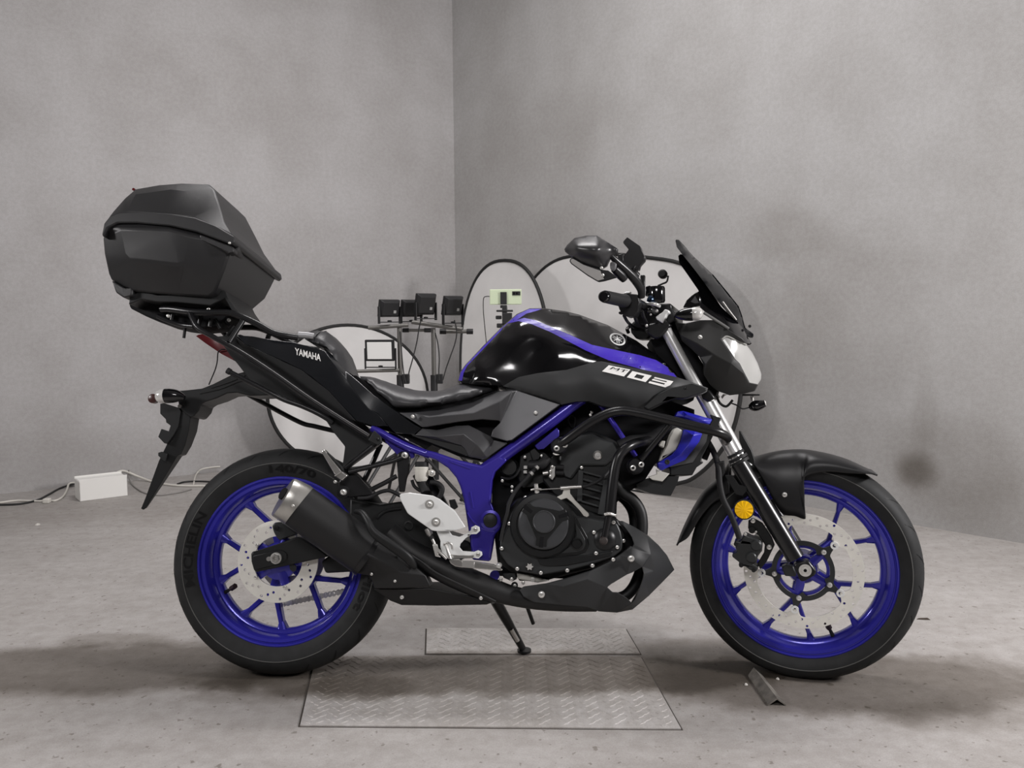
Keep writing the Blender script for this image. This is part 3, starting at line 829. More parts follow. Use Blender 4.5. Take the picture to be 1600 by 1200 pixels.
def wheel(name, C_, k, hw, thw, Rt, off, fr, hub_hw, sw=0.0075):
    """rim + hub + spokes as the wheel mesh, tyre and the rest as children"""
    ro = 0.232 * k; parts = []
    # rim section: (r, y)
    half = [(ro, -hw), (ro - 0.003, -hw - 0.002), (ro - 0.0065, -hw - 0.001), (ro - 0.0085, -hw + 0.004), (ro - 0.0105, -hw + 0.004), (ro - 0.0125, -hw + 0.0005), (ro - 0.0205, -hw + 0.0025), (ro - 0.0235, -hw + 0.007),
            (ro - 0.027, -hw + 0.016), (ro - 0.0305, -0.019), (ro - 0.038, -0.0165), (ro - 0.043, -0.010)]
    prof = half + [(r_, -y_) for r_, y_ in reversed(half)] + [(ro - 0.003, 0)]
    parts.append(lathe(C_, (0, 1, 0), prof, 96, True))
    # hub
    parts.append(lathe(C_, (0, 1, 0), [(0.012, -hub_hw), (0.036, -hub_hw), (0.040, -hub_hw + 0.01), (0.034, 0), (0.040, hub_hw - 0.01), (0.036, hub_hw), (0.012, hub_hw)], 40, True))
    rj = 0.105
    for s in range(5):
        a = off + s * 2 * math.pi / 5
        parts.append(spoke_bar(C_, (0.030, a), (rj, a), 0.015, 0.013, 0.024, 0.016))
        for sg in (-1, 1):
            parts.append(spoke_bar(C_, (rj - 0.018, a + sg * 0.03), (ro - 0.052, a + sg * R(17.0)), sw, sw * 0.9, 0.014, 0.012))
            parts.append(spoke_bar(C_, (ro - 0.060, a + sg * R(16.6)), (ro - 0.036, a + sg * R(18.0)), sw * 0.9, sw * 2.0, 0.012, 0.015))
    w = link(name, mesh(*join(parts)), BLUE, MC, fr, 40)
    # tyre
    hb = hw - 0.004; prof = [(ro - 0.006, -hb)]
    Hs = Rt - ro; n = 9
    prof += [(ro + 0.002, -hw - 0.003), (ro + Hs * 0.20, -thw * 0.93), (ro + Hs * 0.40, -thw * 0.995), (ro + Hs * 0.455, -thw * 1.0), (ro + Hs * 0.47, -thw * 0.985)]
    for i in range(n + 1):
        t = -1 + i / n * 2; ang = t * R(66)
        yy = math.sin(ang) / math.sin(R(66)) * thw * 0.965
        rr = Rt - (Rt - (ro + Hs * 0.56)) * ((1 - math.cos(ang)) / (1 - math.cos(R(66)))) ** 1.25
        prof.append((rr, yy))
    prof += [(ro + Hs * 0.47, thw * 0.985), (ro + Hs * 0.455, thw * 1.0), (ro + Hs * 0.40, thw * 0.995), (ro + Hs * 0.20, thw * 0.93), (ro + 0.002, hw + 0.003), (ro - 0.006, hb)]
    ty = link('tyre', mesh(*lathe(C_, (0, 1, 0), prof, 120, True)), RUBBER, w, fr, 30)
    V, Fc = lathe(C_, (0, 1, 0), [(ro + Hs * .455 + .0012 * math.cos(q * math.pi / 3), -thw * 0.998 + .0012 * math.sin(q * math.pi / 3)) for q in range(6)], 120, True)
    link('sidewall_line', mesh(V, Fc), mat('scuffed_rubber', (0.10, 0.10, 0.095), 0.6), ty, fr, 60)
    GV = []
    for k in range(22):
        for sg in (-1, 1):
            V = []; m_ = 9
            for i in range(m_):
                t = 0.10 + 0.74 * i / (m_ - 1); ang = t * R(66); a = 2 * math.pi * (k + (0.5 if sg > 0 else 0)) / 22 + 0.22 * t * (1 if sg < 0 else 1)
                yy = sg * math.sin(ang) / math.sin(R(66)) * thw * 0.965
                rr = Rt - (Rt - (ro + Hs * 0.56)) * ((1 - math.cos(ang)) / (1 - math.cos(R(66)))) ** 1.25 + 0.0004
                wd = 0.009 * (1 - 0.6 * abs(2 * i / (m_ - 1) - 1))
                V += [polar(C_, rr, a - wd, yy), polar(C_, rr, a + wd, yy)]
            GV.append((V, [(2 * i, 2 * i + 1, 2 * i + 3, 2 * i + 2) for i in range(m_ - 1)]))
    link('tread_grooves', mesh(*join(GV)), SIDEW, ty, fr, 60)
    return w, ty
RW, RTY = wheel('rear_wheel', CR, 0.975, 0.056, 0.069, R_REAR, R(180), 'B', 0.062)
FW, FTY = wheel('front_wheel', CF, 1.012, 0.042, 0.055, R_FRONT, R(41.5), 'S', 0.046, 0.0058)
RW['label'] = 'rear wheel with five split blue spokes'; FW['label'] = 'front wheel with blue rim and large brake disc'

def tyre_text(txt, wheelobj, C_, ro, Rt, thw, hw, a0, a1, r0f, r1f, fr, inward_top=True, m_=SIDEW):
    """raised lettering round the right sidewall, from angle a0 to a1 (degrees), tops outwards"""
    pts, fc = text_mesh(txt, True)
    Hs = Rt - ro; V = []
    for lay in (0.0016, -0.001):
        for u, v in pts:
            a = R(a0 + (a1 - a0) * u); f_ = r0f + (r1f - r0f) * v if inward_top else r1f + (r0f - r1f) * v
            r_ = ro + Hs * f_
            # side profile
            if f_ < 0.20: y = hw + 0.003 + (thw * 0.93 - hw - 0.003) * (f_ / 0.20)
            elif f_ < 0.40: y = thw * (0.93 + 0.065 * (f_ - 0.20) / 0.20)
            else: y = thw * 0.995
            V.append(polar(C_, r_, a, -(y + lay)))
    n = len(pts)
    Fc = [tuple(t) for t in fc]
    o = link('tyre_lettering', mesh(V[:n], Fc), m_, wheelobj, fr, 0)
    return o
tyre_text('MICHELIN', RTY, CR, 0.232 * .975, R_REAR, 0.069, 0.056, 196, 149, 0.10, 0.40, 'B')
tyre_text('140/70', RTY, CR, 0.232 * .975, R_REAR, 0.069, 0.056, 98, 68, 0.13, 0.40, 'B')
tyre_text('Pilot', RTY, CR, 0.232 * .975, R_REAR, 0.069, 0.056, -6, -31, 0.12, 0.40, 'B')

# brake discs ---------------------------------------------------------------
def disc(name, parent, C_, r_out, r_in, y, th, material, nh, fr, rows, hole=0.0038, scallop=None):
    n = 120
    outer = ringloop(r_out, n, (C_.x, C_.z)); inner = []
    for k in range(n):
        a = 2 * math.pi * k / n; rr = r_in
        if scallop:
            rr = r_in - scallop[1] * max(0, math.cos((a - scallop[2]) * scallop[0])) ** 6
        inner.append((C_.x + rr * math.cos(a), C_.z + rr * math.sin(a)))
    loops = [outer, inner]
    for j, (rr, da) in enumerate(rows):
        for k in range(nh):
            a = 2 * math.pi * k / nh + da
            cx, cz = C_.x + rr * math.cos(a), C_.z + rr * math.sin(a)
            loops.append([(cx + hole * math.cos(2 * math.pi * q / 8), cz + hole * math.sin(2 * math.pi * q / 8)) for q in range(8)])
    V, Fc = prism(loops, -y, -(y - th))
    return link(name, mesh(V, Fc), material, parent, fr, 30)
rd = disc('brake_disc', RW, CR, 0.1085, 0.066, 0.071, 0.0045, DISC, 12, 'B', [(0.099, 0.1), (0.0905, 0.26), (0.082, 0.42)])
for k in range(5):
    a = R(-72 + 72 * k); p = polar(CR, 0.071, a, -0.0715)
    ob = bolt(rd, 0, 0, 0.0, 0.006); ob.matrix_basis = Matrix.Translation(p) @ Matrix.Scale(0.0058, 4)
    V, Fc = spoke_bar(CR, (0.030, a), (0.074, a), 0.013, 0.011, 0.012, 0.008)
    V = [Vector((v.x, v.y - 0.055, v.z)) for v in V]
    link('disc_carrier_arm', mesh(V, Fc), BLUE, RW, 'B', 40)
Vh, Fh = lathe(CR + Vector((0, -0.066, 0)), (0, -1, 0), [(0.012, -0.02), (0.05, -0.02), (0.05, -0.006), (0.030, 0.0), (0.012, 0.002)], 40)
link('hub_cover', mesh(Vh, Fh), BLUE, RW, 'B', 40)
FOFF = R(-102.5)
fd = disc('brake_disc', FW, CF, 0.149, 0.121, 0.066, 0.005, DISC, 20, 'S', [(0.143, 0.05), (0.134, 0.16), (0.126, 0.27)], 0.0036, (5, 0.018, FOFF))
# inner carrier of the front disc (ring with lugs and arms)
n = 150; lo = []; li = []
for k in range(n):
    a = 2 * math.pi * k / n
    lug = max(0, math.cos((a - FOFF) * 5)) ** 8
    lo.append((CF.x + (0.078 + 0.026 * lug) * math.cos(a), CF.z + (0.078 + 0.026 * lug) * math.sin(a)))
    li.append((CF.x + (0.066 - 0.010 * max(0, math.cos((a - FOFF - R(10)) * 5)) ** 6) * math.cos(a), CF.z + (0.066 - 0.010 * max(0, math.cos((a - FOFF - R(10)) * 5)) ** 6) * math.sin(a)))
V, Fc = prism([lo, li], -0.064, -0.059)
fc_ = link('disc_carrier', mesh(V, Fc), ENGG, FW, 'S', 30, 0.001)
for k in range(5):
    a = FOFF + 2 * math.pi * k / 5
    V, Fc = lathe(polar(CF, 0.104, a, -0.064), (0, -1, 0), [(0.0048, -0.004), (0.0100, -0.004), (0.0100, 0.005), (0.0048, 0.005)], 20, True)
    link('float_button', mesh(V, Fc), SILVER, fd, 'S', 40)
    ob = bolt(fc_, 0, 0, 0, 0.006, None, 'S'); ob.matrix_basis = Matrix.Translation(polar(CF, 0.072, a + R(3), -0.066)) @ Matrix.Scale(0.0068, 4)
    V, Fc = spoke_bar(CF, (0.025, a), (0.068, a), 0.011, 0.009, 0.010, 0.008)
    V = [Vector((v.x, v.y - 0.048, v.z)) for v in V]; link('hub_arm', mesh(V, Fc), BLUE, FW, 'S', 40)
V, Fc = lathe(CF + Vector((0, -0.048, 0)), (0, -1, 0), [(0.058, -0.006), (0.066, -0.006), (0.066, 0.008), (0.058, 0.008)], 60, True)
link('hub_ring', mesh(V, Fc), BLUE, FW, 'S', 40)
def valve(parent, C_, k, a, y, fr):
    r0 = 0.232 * k - 0.043
    P = [polar(C_, r0, a, y), polar(C_, r0 - 0.016, a, y - 0.006), polar(C_, r0 - 0.026, a, y - 0.014)]
    v = link('valve_stem', mesh(*sweep(P, [0.0055, 0.0042, 0.0042], 10)), RUBB2, parent, fr, 40)
    P = [polar(C_, r0 - 0.024, a, y - 0.012), polar(C_, r0 - 0.040, a, y - 0.022)]
    link('valve_cap', mesh(*sweep(P, 0.0078, 6)), mat('brown_black_cap', (0.03, 0.018, 0.016), 0.5), v, fr, 30)
valve(RW, CR, 0.975, R(209), -0.015, 'B')
valve(FW, CF, 1.012, R(-68), -0.012, 'S')

CROPS['s'] = (360, 780, 6.6667)
def L3(pts, lat):
    return [(p[0], p[1], lat) if len(p) == 2 else p for p in pts]
def rods(name, parent, material, key, pts, rad, **kw):
    return tube(name, parent, material, c(key, pts), rad, **kw)

# ---- blue frame -----------------------------------------------------------
FRM = plate('frame', MC, FRAMEB, c('D', [(495, 330), (560, 345), (700, 393), (850, 428), (960, 362), (1012, 395), (935, 468), (917, 520), (910, 600), (907, 660),
      (930, 715), (963, 755), (975, 795), (962, 832), (932, 860), (905, 1030), (790, 1020), (777, 900), (762, 800), (738, 640), (715, 560), (690, 505), (640, 445), (560, 392), (495, 370)]),
      0.135, 0.034, bevel=0.006, seg=3)
FRM['label'] = 'blue frame plate around the swingarm pivot'
sp = rods('frame_spar', MC, FRAMEB, 'X', [(930, 606, 0.112), (860, 659, 0.118), (784, 714, 0.118), (745, 742, 0.118)], 0.0165); mirrored(sp)
st_ = rods('subframe_tube', MC, FRAMEB, 'h', [(330, 150, 0.112), (450, 215, 0.115), (600, 300, 0.117), (800, 395, 0.119), (1060, 490, 0.121)], 0.0102); mirrored(st_)
plate('subframe_lug', MC, FRAMEB, c('h', [(420, 170), (520, 200), (560, 290), (640, 380), (860, 470), (860, 520), (720, 560), (640, 480), (500, 330)]), 0.112, 0.012, bevel=0.002)
br = rods('frame_brace', MC, FRAMEB, 'E', [(650, 95, 0.085), (750, 240, 0.095), (875, 425, 0.10)], 0.0068, curve=0); mirrored(br)
plate('frame_lug', MC, FRAMEB, c('i', [(520, 450), (800, 225), (830, 260), (830, 330), (640, 490), (560, 500)]), 0.11, 0.012, bevel=0.002)
turned('pivot_boss', MC, FRAMEB, *c1('D', 905, 772), 0.135, [(0, -0.01), (0.026, -0.01), (0.026, 0.004), (0.019, 0.006), (0.019, 0.001), (0, 0.001)], seg=36)
turned('pivot_cap', MC, PLAST, *c1('D', 905, 772), 0.137, [(0, -0.005), (0.0175, -0.005), (0.0175, 0.005), (0.014, 0.007), (0, 0.007)], seg=30)
rods('weld_bead', FRM, FRAMEB, 'm', [(800, 170, 0.1355), (840, 235, 0.1355), (900, 300, 0.1355), (980, 360, 0.1355), (1060, 392, 0.1355), (1140, 400, 0.1355)], 0.0028, seg=8)
turned('frame_lower_lug', MC, FRAMEB, *c1('m', 1145, 950), 0.12, [(0.006, -0.02), (0.0125, -0.02), (0.0125, 0.006), (0.006, 0.006)], seg=24)
for q in ((655, 405, 780, 450), (780, 595, 800, 698)):
    rods('frame_rib', FRM, FRAMEB, 'D', [(q[0], q[1], 0.1352), (q[2], q[3], 0.1352)], 0.0022, seg=8)

# ---- dark bulk behind the covers -----------------------------------------
body('engine_bay_core', MC, DARK, L3([(770, 720), (870, 655), (925, 620), (1030, 620), (1085, 640), (1085, 655), (1030, 715), (1003, 757), (975, 772), (964, 785), (960, 880), (900, 905), (780, 900), (768, 800)], 0.055))
body('seat_base', MC, DARK, L3(c('p', [(60, 130), (135, 135), (300, 260), (480, 400), (650, 520), (900, 560), (1600, 410)]) + c('F', [(310, 680), (700, 768), (380, 1000), (200, 1120), (60, 1090), (-100, 1020)]) + c('h', [(1000, 420), (700, 250), (560, 200), (350, 130)]), 0.095))

# ---- side covers ------------------------------------------------------------
OUT = [(624, 645, .138), (646, 644.5, .130), (684, 641, .112), (727, 631, .108), (740, 628, .110), (777, 612, .118), (799, 607, .122), (808, 610, .135), (875, 632, .148), (800, 687.5, .150), (792, 689, .150),
       (767, 682, .140), (770, 672, .140), (782, 660, .142), (780, 657, .142), (752, 655, .142), (715, 659, .144), (665, 667, .146), (659, 667, .146)]
IN = [(669, 652, .149), (740, 645, .153), (781, 627, .152), (800, 612, .147)]
b0 = len(OUT)
sc1 = panel('side_cover', MC, GREYP, OUT, IN, 0.02, [(b0, b0 + 1), (b0 + 1, b0 + 2), (b0 + 2, b0 + 3), (1, b0)], bevel=0.0015, smooth=28)
sc1['label'] = 'dark grey upper side cover below the seat'
mirrored(sc1)
for q in ((645, 651, .150), (837, 645, .152)): bolt(sc1, *q, 0.0052)
OUT = [q + (0.128,) for q in c('D', [(435, 238), (480, 196), (570, 208), (690, 181), (770, 178), (905, 245), (925, 270), (1005, 285), (1008, 293), (885, 380), (850, 388), (768, 372), (745, 325), (720, 303)])]
IN = [q for q in c('D', [(560, 250, .140), (740, 235, .146), (820, 300, .150), (860, 350, .142)])]
b0 = len(OUT)
sc2 = panel('lower_side_cover', MC, GREYP, OUT, IN, 0.02, [(b0, b0 + 1), (b0 + 1, b0 + 2), (b0 + 2, b0 + 3)], bevel=0.0015, smooth=20); mirrored(sc2)
sc3 = panel('side_cover_strip', MC, PLAST, [q + (.124,) for q in c('D', [(400, 225), (435, 236), (720, 303), (748, 325), (768, 372), (745, 366), (420, 246)])], (), 0.015, bevel=0.001)

# ---- seats ------------------------------------------------------------------
top = c('p', [(128, 112, .07), (300, 130, .05), (500, 190, .05), (680, 250, .055), (850, 292, .06), (1000, 306, .06), (1180, 301, .055), (1300, 262, .05), (1400, 222, .05), (1480, 210, .05), (1600, 216, .05)]) + \
      c('F', [(230, 634, .055), (285, 642, .07), (312, 662, .09)])
bot = c('F', [(250, 690, .125), (160, 717, .132)]) + c('p', [(1400, 455, .135), (1250, 480, .138), (900, 530, .138), (700, 546, .135), (590, 536, .130), (400, 370, .120), (250, 232, .105), (150, 160, .085)])
st = body('rider_seat', MC, VINYL, catmull(top, 3) + bot, c('p', [(300, 200, .095), (500, 290, .112), (700, 380, .124), (950, 400, .126), (1200, 380, .124), (1400, 310, .115)]) + c('F', [(180, 665, .11)]), mode='smooth', step=6, smooth=60)
sm_ = st.modifiers.new('smooth', 'SMOOTH'); sm_.factor = 0.4; sm_.iterations = 4
st['label'] = 'black vinyl rider seat with a dipped top'
ps = body('pillion_seat', MC, VINYL, c('n', [(770, 400, .085), (800, 330, .075), (850, 305, .06), (930, 291, .05), (1050, 308, .05), (1110, 370, .05), (1180, 450, .05), (1250, 560, .055), (1280, 660, .06), (1300, 805, .075), (1180, 725, .09), (1100, 560, .095), (1040, 490, .095), (900, 445, .095)]),
     c('n', [(960, 390, .092), (1150, 540, .088), (900, 370, .085)]), mode='smooth', step=5, smooth=60)
rods('seat_seam', ps, DARK, 'n', [(885, 445, .097), (900, 370, .092), (960, 318, .06), (1040, 300, .03)], 0.0012, seg=6)

# ---- tail -------------------------------------------------------------------
GL2 = mat('tail_gloss_black', (0.008, 0.009, 0.011), 0.22, coat=0.2)
OUT = c('B', [(600, 255, .095), (700, 262, .090), (830, 285, .088), (960, 300, .090), (1050, 325, .094), (1150, 352, .100), (1190, 410, .112), (1290, 540, .118), (1360, 640, .122), (1430, 720, .124), (1480, 745, .124), (1545, 822, .124),
       (1440, 820, .122), (1350, 790, .120), (1260, 700, .116), (1170, 600, .114), (1060, 510, .112), (1000, 470, .110), (900, 420, .106), (760, 360, .102), (650, 310, .098)])
tp = panel('tail_panel', MC, GL2, OUT, c('B', [(900, 335, .099), (1120, 400, .110), (1250, 580, .121)]), 0.02, bevel=0.0012, smooth=40); mirrored(tp)
tp['label'] = 'gloss black tail panel with white lettering'
OUT = [(505, 543, .085), (507.5, 548, .100), (517, 562, .110), (542, 595, .116), (560, 620, .120), (577, 640, .122), (590, 646, .122), (606, 665, .122), (617.5, 676, .122), (647, 679, .124), (659, 669, .126), (646, 662, .128), (615, 640, .124),
       (584, 617.5, .118), (552, 589, .105), (540, 580, .095), (520, 556, .090)]
panel('seat_side_cowl', MC, GL2, OUT, (), 0.03, bevel=0.0012, smooth=40)
OUT = c('B', [(590, 262, .088), (650, 310, .098), (760, 360, .104), (1000, 470, .112), (1170, 600, .116), (1345, 792, .122), (1300, 780, .118), (1100, 655, .108), (900, 545, .100), (760, 445, .094), (640, 350, .086)])
sl = panel('tail_lower_panel', MC, PLAST, OUT, (), 0.02, bevel=0.001); mirrored(sl)
body('undertail', MC, PLAST, L3(c('B', [(480, 262), (620, 250), (760, 300), (1000, 440), (1200, 640), (1340, 800), (1430, 900), (1280, 960), (1180, 790), (1000, 690), (900, 645), (780, 600), (700, 560), (640, 482), (600, 430), (560, 385)]), 0.075), bevel=0.002)
tl = body('tail_lamp', MC, RED, c('r', [(930, 682, .02), (960, 664, .03), (1010, 655, .04), (1090, 660, .05), (1230, 740, .062), (1380, 900, .07), (1400, 985, .07), (1250, 905, .06), (1050, 772, .04)]), c('r', [(1150, 760, .06)]), smooth=40)
rods('lamp_wire', MC, RUBB2, 'r', [(1300, 850, .07), (1240, 850, .072), (1205, 890, .06), (1195, 1000, .05), (1170, 1100, .04), (1120, 1220, .03), (1090, 1290, .03)], 0.0017, seg=6)
tl['label'] = 'red tail lamp under the luggage rack'
fa = body('fender_arm', MC, PLAST, L3(c('B', [(225, 602), (270, 600), (380, 588), (450, 560), (560, 505), (640, 485), (760, 500), (850, 540), (980, 612), (960, 640), (900, 637), (800, 630), (680, 634), (600, 614), (540, 618), (470, 650), (400, 672), (374, 690), (362, 725), (330, 762), (308, 768), (270, 740), (235, 690)]), 0.045), bevel=0.003)
for q in (((880, 370), (1100, 300), (1300, 215)), ((740, 440), (1000, 380), (1250, 285), (1500, 260))):
    rods('fender_rib', fa, PLAST, 'o', [(x, y, 0.045) for x, y in q], 0.0022, seg=8)
pl_ = body('plate_holder', MC, PLAST, c('B', [(330, 700, .03), (310, 770, .03), (300, 850, .028), (276, 944, .022), (250, 1000, .018)]) + c('L', [(1040, 120, .016), (950, 270, .010), (855, 425, .004), (838, 437, .003), (825, 430, .004), (850, 370, .008), (930, 150, .016)]) + c('B', [(165, 930, .024), (190, 870, .027), (235, 790, .03), (245, 690, .03)]), bevel=0.0015)
plate('plate_bracket', pl_, PLAST, c('o', [(240, 565), (290, 560), (480, 620), (505, 660), (470, 850), (410, 960), (330, 1070), (290, 1060), (215, 980), (255, 880), (345, 910), (370, 840), (315, 800), (310, 760), (240, 690)]), 0.034, 0.006, bevel=0.0015)
plate('plate_bracket', pl_, PLAST, c('o', [(215, 1180), (260, 1165), (330, 1190), (310, 1290), (270, 1270), (215, 1215)]), 0.030, 0.006, bevel=0.001)
turned('plate_screw', pl_, STEEL, *c1('o', 488, 598), 0.05, [(0, -0.004), (0.0052, -0.004), (0.0052, 0.003), (0, 0.003)], seg=14)
def bulb(name, label, key, lens, shell, lat, fr='B'):
    s = tube(name, MC, GLOSS, c(key, [(u, v, lat) for u, v, _ in shell]), [q[2] for q in shell], fr, 4, 20)
    l = tube('lens', s, LENSB, c(key, [(u, v, lat) for u, v, _ in lens]), [q[2] for q in lens], fr, 4, 20)
    s['label'] = label; return s
LENSB = mat('blinker_lens', (0.66, 0.65, 0.63), 0.14, metal=0.25)
rb_ = bulb('rear_blinker', 'right rear blinker with clear lens', 'o', [(190, 480, .006), (205, 478, .0135), (240, 474, .0185), (300, 470, .0205), (312, 469, .020)],
     [(308, 469, .0205), (380, 468, .020), (450, 472, .017), (510, 482, .011), (548, 495, .006)], 0.085)
rods('reflector_stalk', MC, PLAST, 'o', [(165, 500, -.02), (260, 495, -.02), (420, 500, -.01), (560, 500, .0)], 0.005)
turned('rear_reflector', MC, mat('dark_red_reflector', (0.05, 0.02, 0.018), 0.3), *c1('o', 155, 503), -0.02, [(0, -0.012), (0.0135, -0.012), (0.0135, 0.004), (0.010, 0.006), (0, 0.006)], seg=20)

# ---- luggage rack and grab rails -------------------------------------------
def pair(o): mirrored(o); return o
pair(rods('rack_rail', MC, SATIN, 'r', [(500, 345, .075), (620, 345, .085), (850, 375, .10), (1080, 385, .105), (1330, 388, .105), (1480, 430, .105), (1700, 530, .105), (1900, 640, .105), (2080, 680, .103), (2210, 700, .098)], 0.0088))
pair(rods('rack_strut', MC, SATIN, 'r', [(850, 385, .10), (890, 470, .115), (960, 580, .125), (1160, 700, .13), (1500, 890, .13), (1900, 1150, .13), (2400, 1500, .133), (3080, 1930, .135)], 0.0072))
pair(rods('rack_brace', MC, SATIN, 'r', [(1515, 490, .106), (1340, 760, .128)], 0.0075, curve=0))
gr_ = (rods('side_guard_bar', MC, SATIN, 'o', [(1095, 160, .125), (1180, 205, .125), (1600, 420, .125), (1800, 520, .12), (2000, 590, .115), (2220, 690, .11), (2400, 800, .10)], 0.0068))
rods('bar_cap', gr_, RUBB2, 'o', [(1082, 150, .125), (1120, 172, .125)], 0.0085, curve=0)
rods('side_guard_bar', MC, SATIN, 'B', [(650, 615, -.09), (760, 675, -.09), (990, 797, -.09), (1090, 825, -.085), (1230, 858, -.08)], 0.0070)
ge = rods('grab_end', MC, mat('grey_metal_end', (0.34, 0.34, 0.35), 0.4, metal=0.4), 'n', [(690, 345, .098), (800, 352, .095), (880, 365, .09)], 0.0092, curve=0)
turned('rail_foot', MC, SATIN, *c1('n', 530, 378), 0.10, [(0, -0.006), (0.007, -0.006), (0.007, 0.004), (0, 0.004)], seg=14)
plate('rack_bracket', MC, PLAST, c('B', [(1458, 850), (1500, 888), (1506, 925), (1484, 945), (1420, 912)]), 0.142, 0.012)
bolt(MC, *c1('B', 1482, 906), 0.143, 0.0042, SATIN, name='rack_bolt')
plate('tail_side_fill', MC, PLAST, c('B', [(1150, 780), (1180, 750), (1420, 885), (1485, 935), (1440, 975), (1280, 1092), (1258, 1082), (1275, 950), (1210, 870)]), 0.095, 0.03, bevel=0.003)
rk = body('rack_plate', MC, PLAST, L3(c('r', [(88, 285), (100, 200), (160, 150), (240, 120), (300, 120), (440, 168), (720, 166), (1080, 190), (1140, 170), (1200, 104), (1292, 116), (1330, 200), (1400, 300), (1480, 410), (1400, 400), (1290, 205), (1110, 296), (1060, 292), (680, 255), (440, 250), (250, 218), (110, 275)]), 0.105), bevel=0.002)
body('rack_tray', rk, DARK, L3(c('r', [(90, 290), (115, 265), (250, 220), (680, 256), (1080, 296), (1290, 205), (1340, 420), (1200, 560), (900, 590), (700, 562), (540, 522), (300, 432), (110, 335)]), 0.045), bevel=0.004)
for u, v, w in ((585, 430, .07), (665, 520, .03), (1090, 350, .09), (1340, 480, .06)): bolt(rk, *c1('r', u, v), w, 0.005)
rods('latch_peg', rk, RUBB2, 'r', [(800, 540, .03), (778, 705, .03)], 0.0042, curve=0)
rods('rack_crossbar', rk, SATIN, 'r', [(450, 430, .05), (560, 480, .05), (740, 540, .05), (900, 560, .06)], 0.007)
for q in ((640, 410, 620, 510, .05), (990, 420, 960, 560, .06), (1120, 460, 1100, 560, .07), (1170, 470, 1240, 590, .06), (1420, 560, 1310, 690, .06), (1280, 470, 1350, 560, .03)):
    rods('rack_stay', rk, SATIN, 'r', [(q[0], q[1], q[4]), (q[2], q[3], q[4])], 0.0055, curve=0)
rods('rack_crossbar', rk, SATIN, 'r', [(960, 500, .03), (1090, 515, .03)], 0.005, curve=0)

# ---- top box ----------------------------------------------------------------
HWB = 0.185
case_o = c('A', [(90, 445), (100, 560), (130, 700), (150, 745), (235, 795), (300, 822), (620, 848), (830, 862), (868, 832), (930, 680), (965, 575), (992, 490), (900, 470), (740, 415), (560, 372), (330, 350), (190, 352), (118, 388)])
lat_ = [HWB - .03, HWB - .04, HWB - .06, HWB - .075, HWB - .075, HWB - .070, HWB - .068, HWB - .065, HWB - .055, HWB - .02, HWB - .012, HWB - .006] + [HWB] * 6
case_in = c('A', [(215, 390, HWB + .014), (560, 395, HWB + .020), (705, 440, HWB + .018), (650, 625, HWB + .004), (610, 640, HWB + .004), (290, 600, HWB), (250, 560, HWB)])
b0 = len(case_o)
tb = body('top_box', MC, BOXP, [p + (l,) for p, l in zip(case_o, lat_)], case_in, [(b0 + k, b0 + (k + 1) % 7) for k in range(7)], bevel=0.006, smooth=25)
tb['label'] = 'black hard luggage box on the rear rack'
rim_o = c('A', [(84, 430), (100, 350), (140, 300), (200, 275), (330, 266), (560, 283), (730, 310), (880, 368), (1000, 438), (1008, 480), (985, 500), (960, 488), (740, 408), (560, 368), (330, 347), (190, 347), (122, 382), (92, 445)])
body('lid_rim', tb, BOXP, L3(rim_o, HWB + .012), (), bevel=0.004, smooth=25)
lid_o = c('A', [(130, 310), (165, 265), (240, 180), (320, 112), (480, 84), (640, 72), (830, 79), (868, 118), (905, 230), (935, 335), (990, 432), (880, 378), (730, 318), (560, 292), (330, 275), (200, 284)])
lat2 = [HWB - .02, HWB - .03, HWB - .055, HWB - .075, HWB - .075, HWB - .075, HWB - .08, HWB - .065, HWB - .045, HWB - .025, HWB - .005] + [HWB] * 5
lid_in = c('A', [(320, 150, HWB - .035), (560, 116, HWB - .035), (685, 128, HWB - .040), (725, 300, HWB - .003), (520, 282, HWB - .003), (260, 262, HWB - .006)])
b1 = len(lid_o)
ld = body('box_lid', tb, BOXP, [p + (l,) for p, l in zip(lid_o, lat2)], lid_in, [(b1 + k, b1 + k + 1) for k in range(5)] + [(b1 + 5, b1)], bevel=0.006, smooth=25)
plate('hinge_arm', tb, BOXP, c('A', [(762, 425), (900, 478), (975, 505), (1000, 520), (1000, 550), (960, 560), (900, 520), (765, 462)]), HWB + .010, 0.03, bevel=0.003)
bolt(tb, *c1('A', 972, 487), HWB + .013, 0.0035)
rods('hinge_bar', tb, BOXP, 'A', [(1000, 520, HWB - .02), (1140, 745, -HWB + .02)], 0.014, curve=0)
plate('box_foot', tb, BOXP, c('A', [(150, 745), (245, 800), (300, 800), (295, 850), (235, 868), (180, 830)]), 0.12, 0.24, bevel=0.004)
turned('lid_reflector', tb, RED, *c1('A', 318, 124), 0.06, [(0, -0.012), (0.004, -0.012), (0.004, 0.012), (0, 0.012)], seg=12)

# ---- tank -------------------------------------------------------------------
OUT = c('F', [(62, 625, .055), (73, 568, .055), (110, 517, .055), (220, 400, .05), (330, 288, .045), (430, 202, .04), (510, 167, .035), (600, 166, .03), (740, 186, .03), (820, 206, .03), (1000, 272, .03), (1180, 370, .04), (1330, 480, .07), (1440, 603, .10),
       (1300, 640, .12), (1100, 640, .13), (900, 640, .14), (600, 640, .13), (350, 650, .12), (150, 640, .10)])
IN = c('F', [(180, 520, .095), (330, 350, .085), (450, 258, .085), (540, 250, .09), (640, 300, .112), (800, 385, .132), (960, 455, .140), (1200, 515, .138), (380, 420, .108), (420, 520, .112), (300, 580, .112), (560, 420, .118), (600, 520, .128), (680, 480, .140), (760, 450, .140), (800, 520, .142), (1000, 380, .10), (800, 280, .08), (640, 220, .06)])
tank = body('fuel_tank', MC, GLOSS, OUT, IN, mode='smooth', step=6, smooth=60)
tank['label'] = 'gloss black fuel tank with purple-blue stripe'
